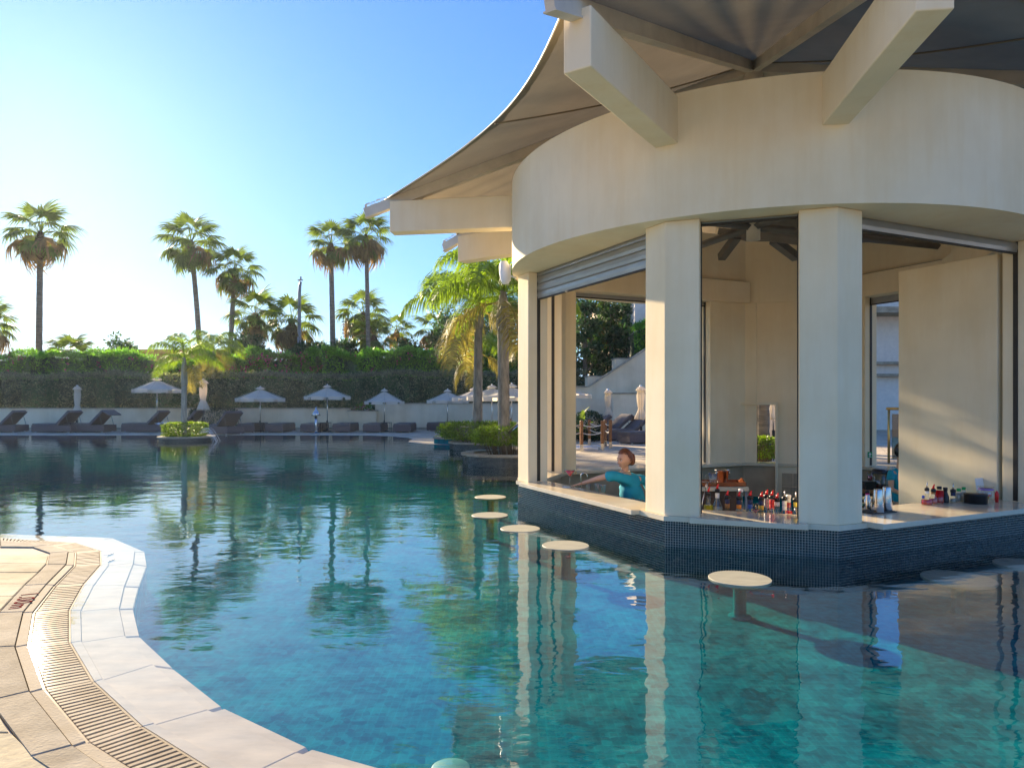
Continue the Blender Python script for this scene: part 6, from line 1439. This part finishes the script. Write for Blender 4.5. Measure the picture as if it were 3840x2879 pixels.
MB().tube([P(2630, 1930, 7.75), P(2634, 1880, 7.75), P(2646, 1830, 7.8)], .005, 6).build('shaft', M['chrome'], sp1)
for dx in (-3, 0, 3): MB().tube([P(2646, 1830, 7.8), P(2649+dx, 1822, 7.8), P(2652+dx, 1807, 7.82)], .0032, 5).build('prong', M['chrome'], sp1)
# right counter bottles
a1, b1 = Vector(K[1]), Vector(K[2]); d1 = (b1-a1).normalized(); n1 = Vector((-d1.y, d1.x))
def bt2(px, ytop, ybase, rb, rn, text, **kw):
    g_ = G(px, ybase, CT); Y = g_.y; h = (ybase-ytop)/F*Y-(.085 if kw.get('spout', 'red') == 'red' else .10 if kw.get('spout') == 'metal' else .012)
    bottle(text, g_.x, Y, CT, h, rb, rn, grp='bottles on the right counter', **kw)
bt2(3462, 1857, 1891, .020, .012, 'small clear bottle with blue cap, leftmost on the right counter', spout=None, cap=M['caps_blue'], shoulder=.6, lab='blue')
bt2(3476, 1806, 1892, .060, .020, 'round bottle half full of red liquor with metal pourer', liquid='red', fill=.33, shoulder=.38, spout='metal', neck_lab='white')
bt2(3500, 1815, 1888, .045, .022, 'clear pink bottle with brown neck label and red pourer', liquid='pink', fill=.4, shoulder=.45, neck_lab='brown')
bt2(3522, 1823, 1886, .050, .022, 'red liqueur bottle with dark cap on the right counter', liquid='red', fill=.8, shoulder=.45, spout=None, cap=M['black'], body='glass')
bt2(3545, 1827, 1884, .040, .021, 'opaque dark bottle beside the red liqueur', liquid='dark', shoulder=.5, spout=None, cap=M['black'], body='black')
bt2(3574, 1812, 1883, .034, .024, 'slim conical bottle with navy label and angled metal pourer', liquid='clear', shoulder=.3, spout='metal', neck_lab=('navy', 'navy'))
bt2(3595, 1831, 1880, .034, .020, 'clear bottle with green cap, left one of two', liquid='clear', fill=.7, shoulder=.6, spout=None, cap=M['caps_green'])
bt2(3614, 1826, 1878, .028, .018, 'clear bottle with green cap, right one of two', liquid='clear', fill=.7, shoulder=.65, spout=None, cap=M['caps_green'])
bt2(3253, 1838, 1910, .040, .020, 'steel flask with magenta neck label beside the second pillar', liquid=None, body='chrome', shoulder=.6, spout=None, cap=M['black'], neck_lab='magenta')
g_ = G(3659, 1886, CT); bx = thing('black_box', 'round shallow black garnish box with lid on the right counter', 'container', g_)
MB().lathe([(0, 0), (.118, 0), (.118, .095), (.122, .097), (.122, .112), (.05, .118), (0, .118)], 28, g_).build('container_wall', M['black'], bx)
g_ = G(3697, 1879, CT); jr = thing('glass_jar', 'lidded glass jar of wrapped sweets with purple ribbon', 'jar', g_)
MB().lathe([(0, .003), (.055, .003), (.09, .03), (.098, .08), (.09, .12), (.068, .145), (.072, .165), (.0, .17)], 26, g_).build('jar_wall', M['glass'], jr)
MB().lathe([(.07, .168), (.085, .172), (.085, .18), (0, .184)], 24, g_).build('lid', M['glass'], jr)
MB().lathe([(.075, .135), (.082, .14), (.082, .152), (.073, .156)], 24, g_).build('ribbon', gmat((.35, .2, .5), 'purple_ribbon', .5, None), jr)
for k in range(16): q = g_+Vector((random.uniform(-.05, .05), random.uniform(-.05, .05), random.uniform(.03, .11))); MB().box(q, (.03, .02, .02), rz=random.uniform(0, 3), rx=random.uniform(0, 2)).build('wrapped_sweet', [LM['gold'], LM['red'], LM['white'], LM['orange']][k % 4], jr)
wb = thing('white_board', 'upright white cutting board leaning on the partition behind the jar', 'board', P(3690, 1870, 8.55)); MB().box(P(3692, 1842, 8.62), (.30, .02, .34), rz=R(25), rx=R(-8)).build('board', M['paper'], wb, bevel=.01)
rh = thing('red_holder', 'small glossy red cone standing beside the jar', 'holder', G(3738, 1882, CT)); MB().lathe([(0, 0), (.018, 0), (.022, .10), (.008, .13), (0, .135)], 12, G(3738, 1882, CT)).build('cone', M['red'], rh)
mt_ = thing('bar_mat', 'black ribbed rubber bar mat under the steel shakers', 'mat', G(3300, 1920, CT)); gm = G(3295, 1919, CT)
MB().box((gm.x-.02, gm.y, CT+.006), (.36, .20, .010), rz=R(22)).build('mat_sheet', M['black'], mt_)
for k in range(10): p_ = Vector((gm.x-.02, gm.y, CT+.013))+Vector((math.cos(R(22)), math.sin(R(22)), 0))*(-.16+k*.035); MB().box(p_, (.012, .19, .006), rz=R(22)).build('rib', M['black'], mt_)
def shaker(label, px, yb, yt, r0, r1):
    g_ = G(px, yb, CT+.012); h = (yb-yt)/F*g_.y; t = thing('cocktail_shaker', label, 'shaker', g_, 0, 'steel cocktail shakers')
    MB().lathe([(r0, 0), (r0*1.03, .004), (r1*1.08, h*.93), (r1*1.0, h*.965), (r1*.9, h), (0, h)], 28, g_).build('tin', M['chrome'], t)
    MB().lathe([(r0*.93+.004, h*.30), (r0*.93+.007, h*.31), (r0*.93+.004, h*.32)], 28, g_).build('seam_ring', M['chrome'], t)
shaker('left polished steel shaker tin upside down on the black mat', 3292, 1919, 1833, .062, .042); shaker('right polished steel shaker tin slightly behind the other', 3325, 1913, 1824, .058, .040)
# back counter with juice dispensers
bc = thing('back_counter', 'wooden edged back counter carrying the juice containers', 'counter', (5.7, 11.6, FL))
q0, q1 = P(3180, 1830, 11.2), P(3420, 1836, 10.9); dv = Vector((q1.x-q0.x, q1.y-q0.y)); ang = math.atan2(dv.y, dv.x); cm = (Vector((q0.x, q0.y))+Vector((q1.x, q1.y)))/2; BZ = .115
MB().box((cm.x+.1, cm.y+.25, BZ-.025), (dv.length+.3, .6, .05), rz=ang).build('counter_top', M['wood'], bc); MB().box((cm.x+.1, cm.y+.3, (BZ-.05+FL)/2), (dv.length+.2, .45, BZ-.05-FL), rz=ang).build('cabinet', M['cabinet'], bc)
for k in range(3): MB().box((cm.x+.16, cm.y+.05, BZ-.14-k*.1), (dv.length-.1, .03, .05), rz=ang).build('steel_drawer', M['chrome'], bc)
def dispenser(label, px, yb, yt, w, liq, fl):
    Y = 11.25; x = X(px, Y); h = (yb-yt)/F*Y; t = thing('juice_jug', label, 'juice container', (x, Y, BZ), 0, 'juice containers with black lids'); r = w/2/F*Y
    MB().lathe([(0, .004), (r*.85, .004), (r*.9, .02), (r, h*.8), (r*.97, h*.8), (r*.86, .02)], 24, (x, Y, BZ)).build('container_wall', M['glassd'] if 0 else M['glass'], t)
    MB().lathe([(0, .01), (r*.84, .01), (r*.9, h*fl), (0, h*fl)], 22, (x, Y, BZ)).build('juice', LQ[liq], t)
    MB().lathe([(r*1.03, h*.78), (r*1.05, h*.82), (r*.9, h*.97), (r*.6, h), (0, h)], 24, (x, Y, BZ)).build('lid', M['black'], t)
    MB().box((x-.02, Y-r-.01, BZ+h*.5), (.02, .03, h*.4)).build('handle', M['glass'], t)
dispenser('left large clear jug with dark red juice and black lid', 3297, 1820, 1746, 50, 'purple', .22); dispenser('right large clear jug with yellow juice and black lid', 3345, 1822, 1753, 48, 'yellow', .16)
tumbler('orange and red drink with straw on the back counter', X(3262, 11.2), 11.2, BZ+.13, .15, .036, .045, 'red', None, fillf=.55)
bb_ = thing('black_tray', 'black box under the red drink on the back counter', 'container', (X(3256, 11.2), 11.2, BZ)); MB().box((X(3254, 11.2), 11.2, BZ+.065), (.17, .2, .13)).build('container_wall', M['black'], bb_)
# first aid sign on the far pillar
sg = thing('first_aid_sign', 'small square green first aid sign with white cross on the far pillar', 'sign', P(3262, 1705, 12.55)); cs = P(3262, 1705, 12.60)
MB().box(cs, (.082, .006, .105)).build('sign_plate', M['green'], sg)
MB().box(cs+Vector((0, -.005, .012)), (.016, .003, .05)).build('cross_bar', M['paper'], sg); MB().box(cs+Vector((0, -.0052, .012)), (.05, .003, .016)).build('cross_bar', M['paper'], sg)
MB().box(cs+Vector((0, -.005, -.032)), (.05, .003, .012), ry=R(20)).build('hand_mark', M['paper'], sg)
# ------------------------------------------------------------------ thin haze volume, added to lift the glow towards the sun
hm = bpy.data.materials.new('evening_haze'); hm.use_nodes = True; ht = hm.node_tree; ht.nodes.clear()
pv = ht.nodes.new('ShaderNodeVolumePrincipled'); pv.inputs['Color'].default_value = (.80, .90, 1.0, 1); pv.inputs['Density'].default_value = .00022; pv.inputs['Anisotropy'].default_value = .55
mo = ht.nodes.new('ShaderNodeOutputMaterial'); ht.links.new(pv.outputs[0], mo.inputs['Volume'])
MB().box((0, 1250, 7.5), (5200, 5700, 18.8)).build('haze', hm, kind='stuff')
# ------------------------------------------------------------------ sub-parts go under the part they sit on
SUB = {'liquid': 'glass_body', 'label': 'glass_body', 'neck_label': 'glass_body', 'cap': 'glass_body', 'pourer_spout': 'pourer_collar', 'vent_cap': 'canopy', 'valance': 'canopy', 'rib': 'canopy', 'tie_strap': 'folded_canopy',
       'crank_box': 'pole', 'iris': 'head', 'eye': 'head', 'eyebrow': 'head', 'eyelid': 'head', 'lips': 'head', 'ear': 'head', 'hair_bun': 'hair', 'hair_tie': 'hair', 'collar': 'shirt', 'seam_ring': 'tin',
       'wall_cap': 'wall_face', 'wall_skirting': 'wall_face', 'step_cap': 'step_block', 'ribbon': 'jar_wall', 'ring_handle': 'bucket_wall', 'jug_handle': 'jug_wall', 'tray_handle': 'tray_base', 'prong': 'shaft',
       'photo_cell': 'lamp_head', 'back_board': 'back_cushion', 'folded_hood': 'back_cushion', 'foot': 'wicker_base', 'lid': 'container_wall', 'drink': 'glass_bowl', 'cupboard_door': 'cupboard', 'hem': 'fabric_panel', 'edge_cable': 'fabric_panel', 'seam': 'fabric_panel', 'window_pane': 'window_frame', 'door_panel': 'door_frame'}
bn = lambda o: o.name.rsplit('.', 1)[0] if o.name[-3:].isdigit() and '.' in o.name else o.name
fam = {}
for o in list(C.objects):
    if o.parent and o.parent.parent is None: fam.setdefault(o.parent.name, []).append(o)
for tn, ch in fam.items():
    by = {}
    for o in ch: by.setdefault(bn(o), []).append(o)
    for s_, p_ in SUB.items():
        if s_ not in by or p_ not in by: continue
        if tn.startswith('shade_canopy') or len(by[s_]) == len(by[p_]): pairs = list(zip(by[s_], [by[p_][min(i, len(by[p_])-1)] for i in range(len(by[s_]))]))
        else: pairs = [(o, by[p_][0]) for o in by[s_]]
        if s_ == 'rib' and tn.startswith('bar_mat'): continue
        for o, q in pairs:
            if q.location.length < 1e-6 and o is not q: o.parent = q
    if 'palm' in by and 'finger' in by:
        k = len(by['finger'])//len(by['palm'])
        for i, o in enumerate(by['finger']): o.parent = by['palm'][min(i//max(1, k), len(by['palm'])-1)]
        for i, o in enumerate(by.get('thumb', [])): o.parent = by['palm'][min(i, len(by['palm'])-1)]
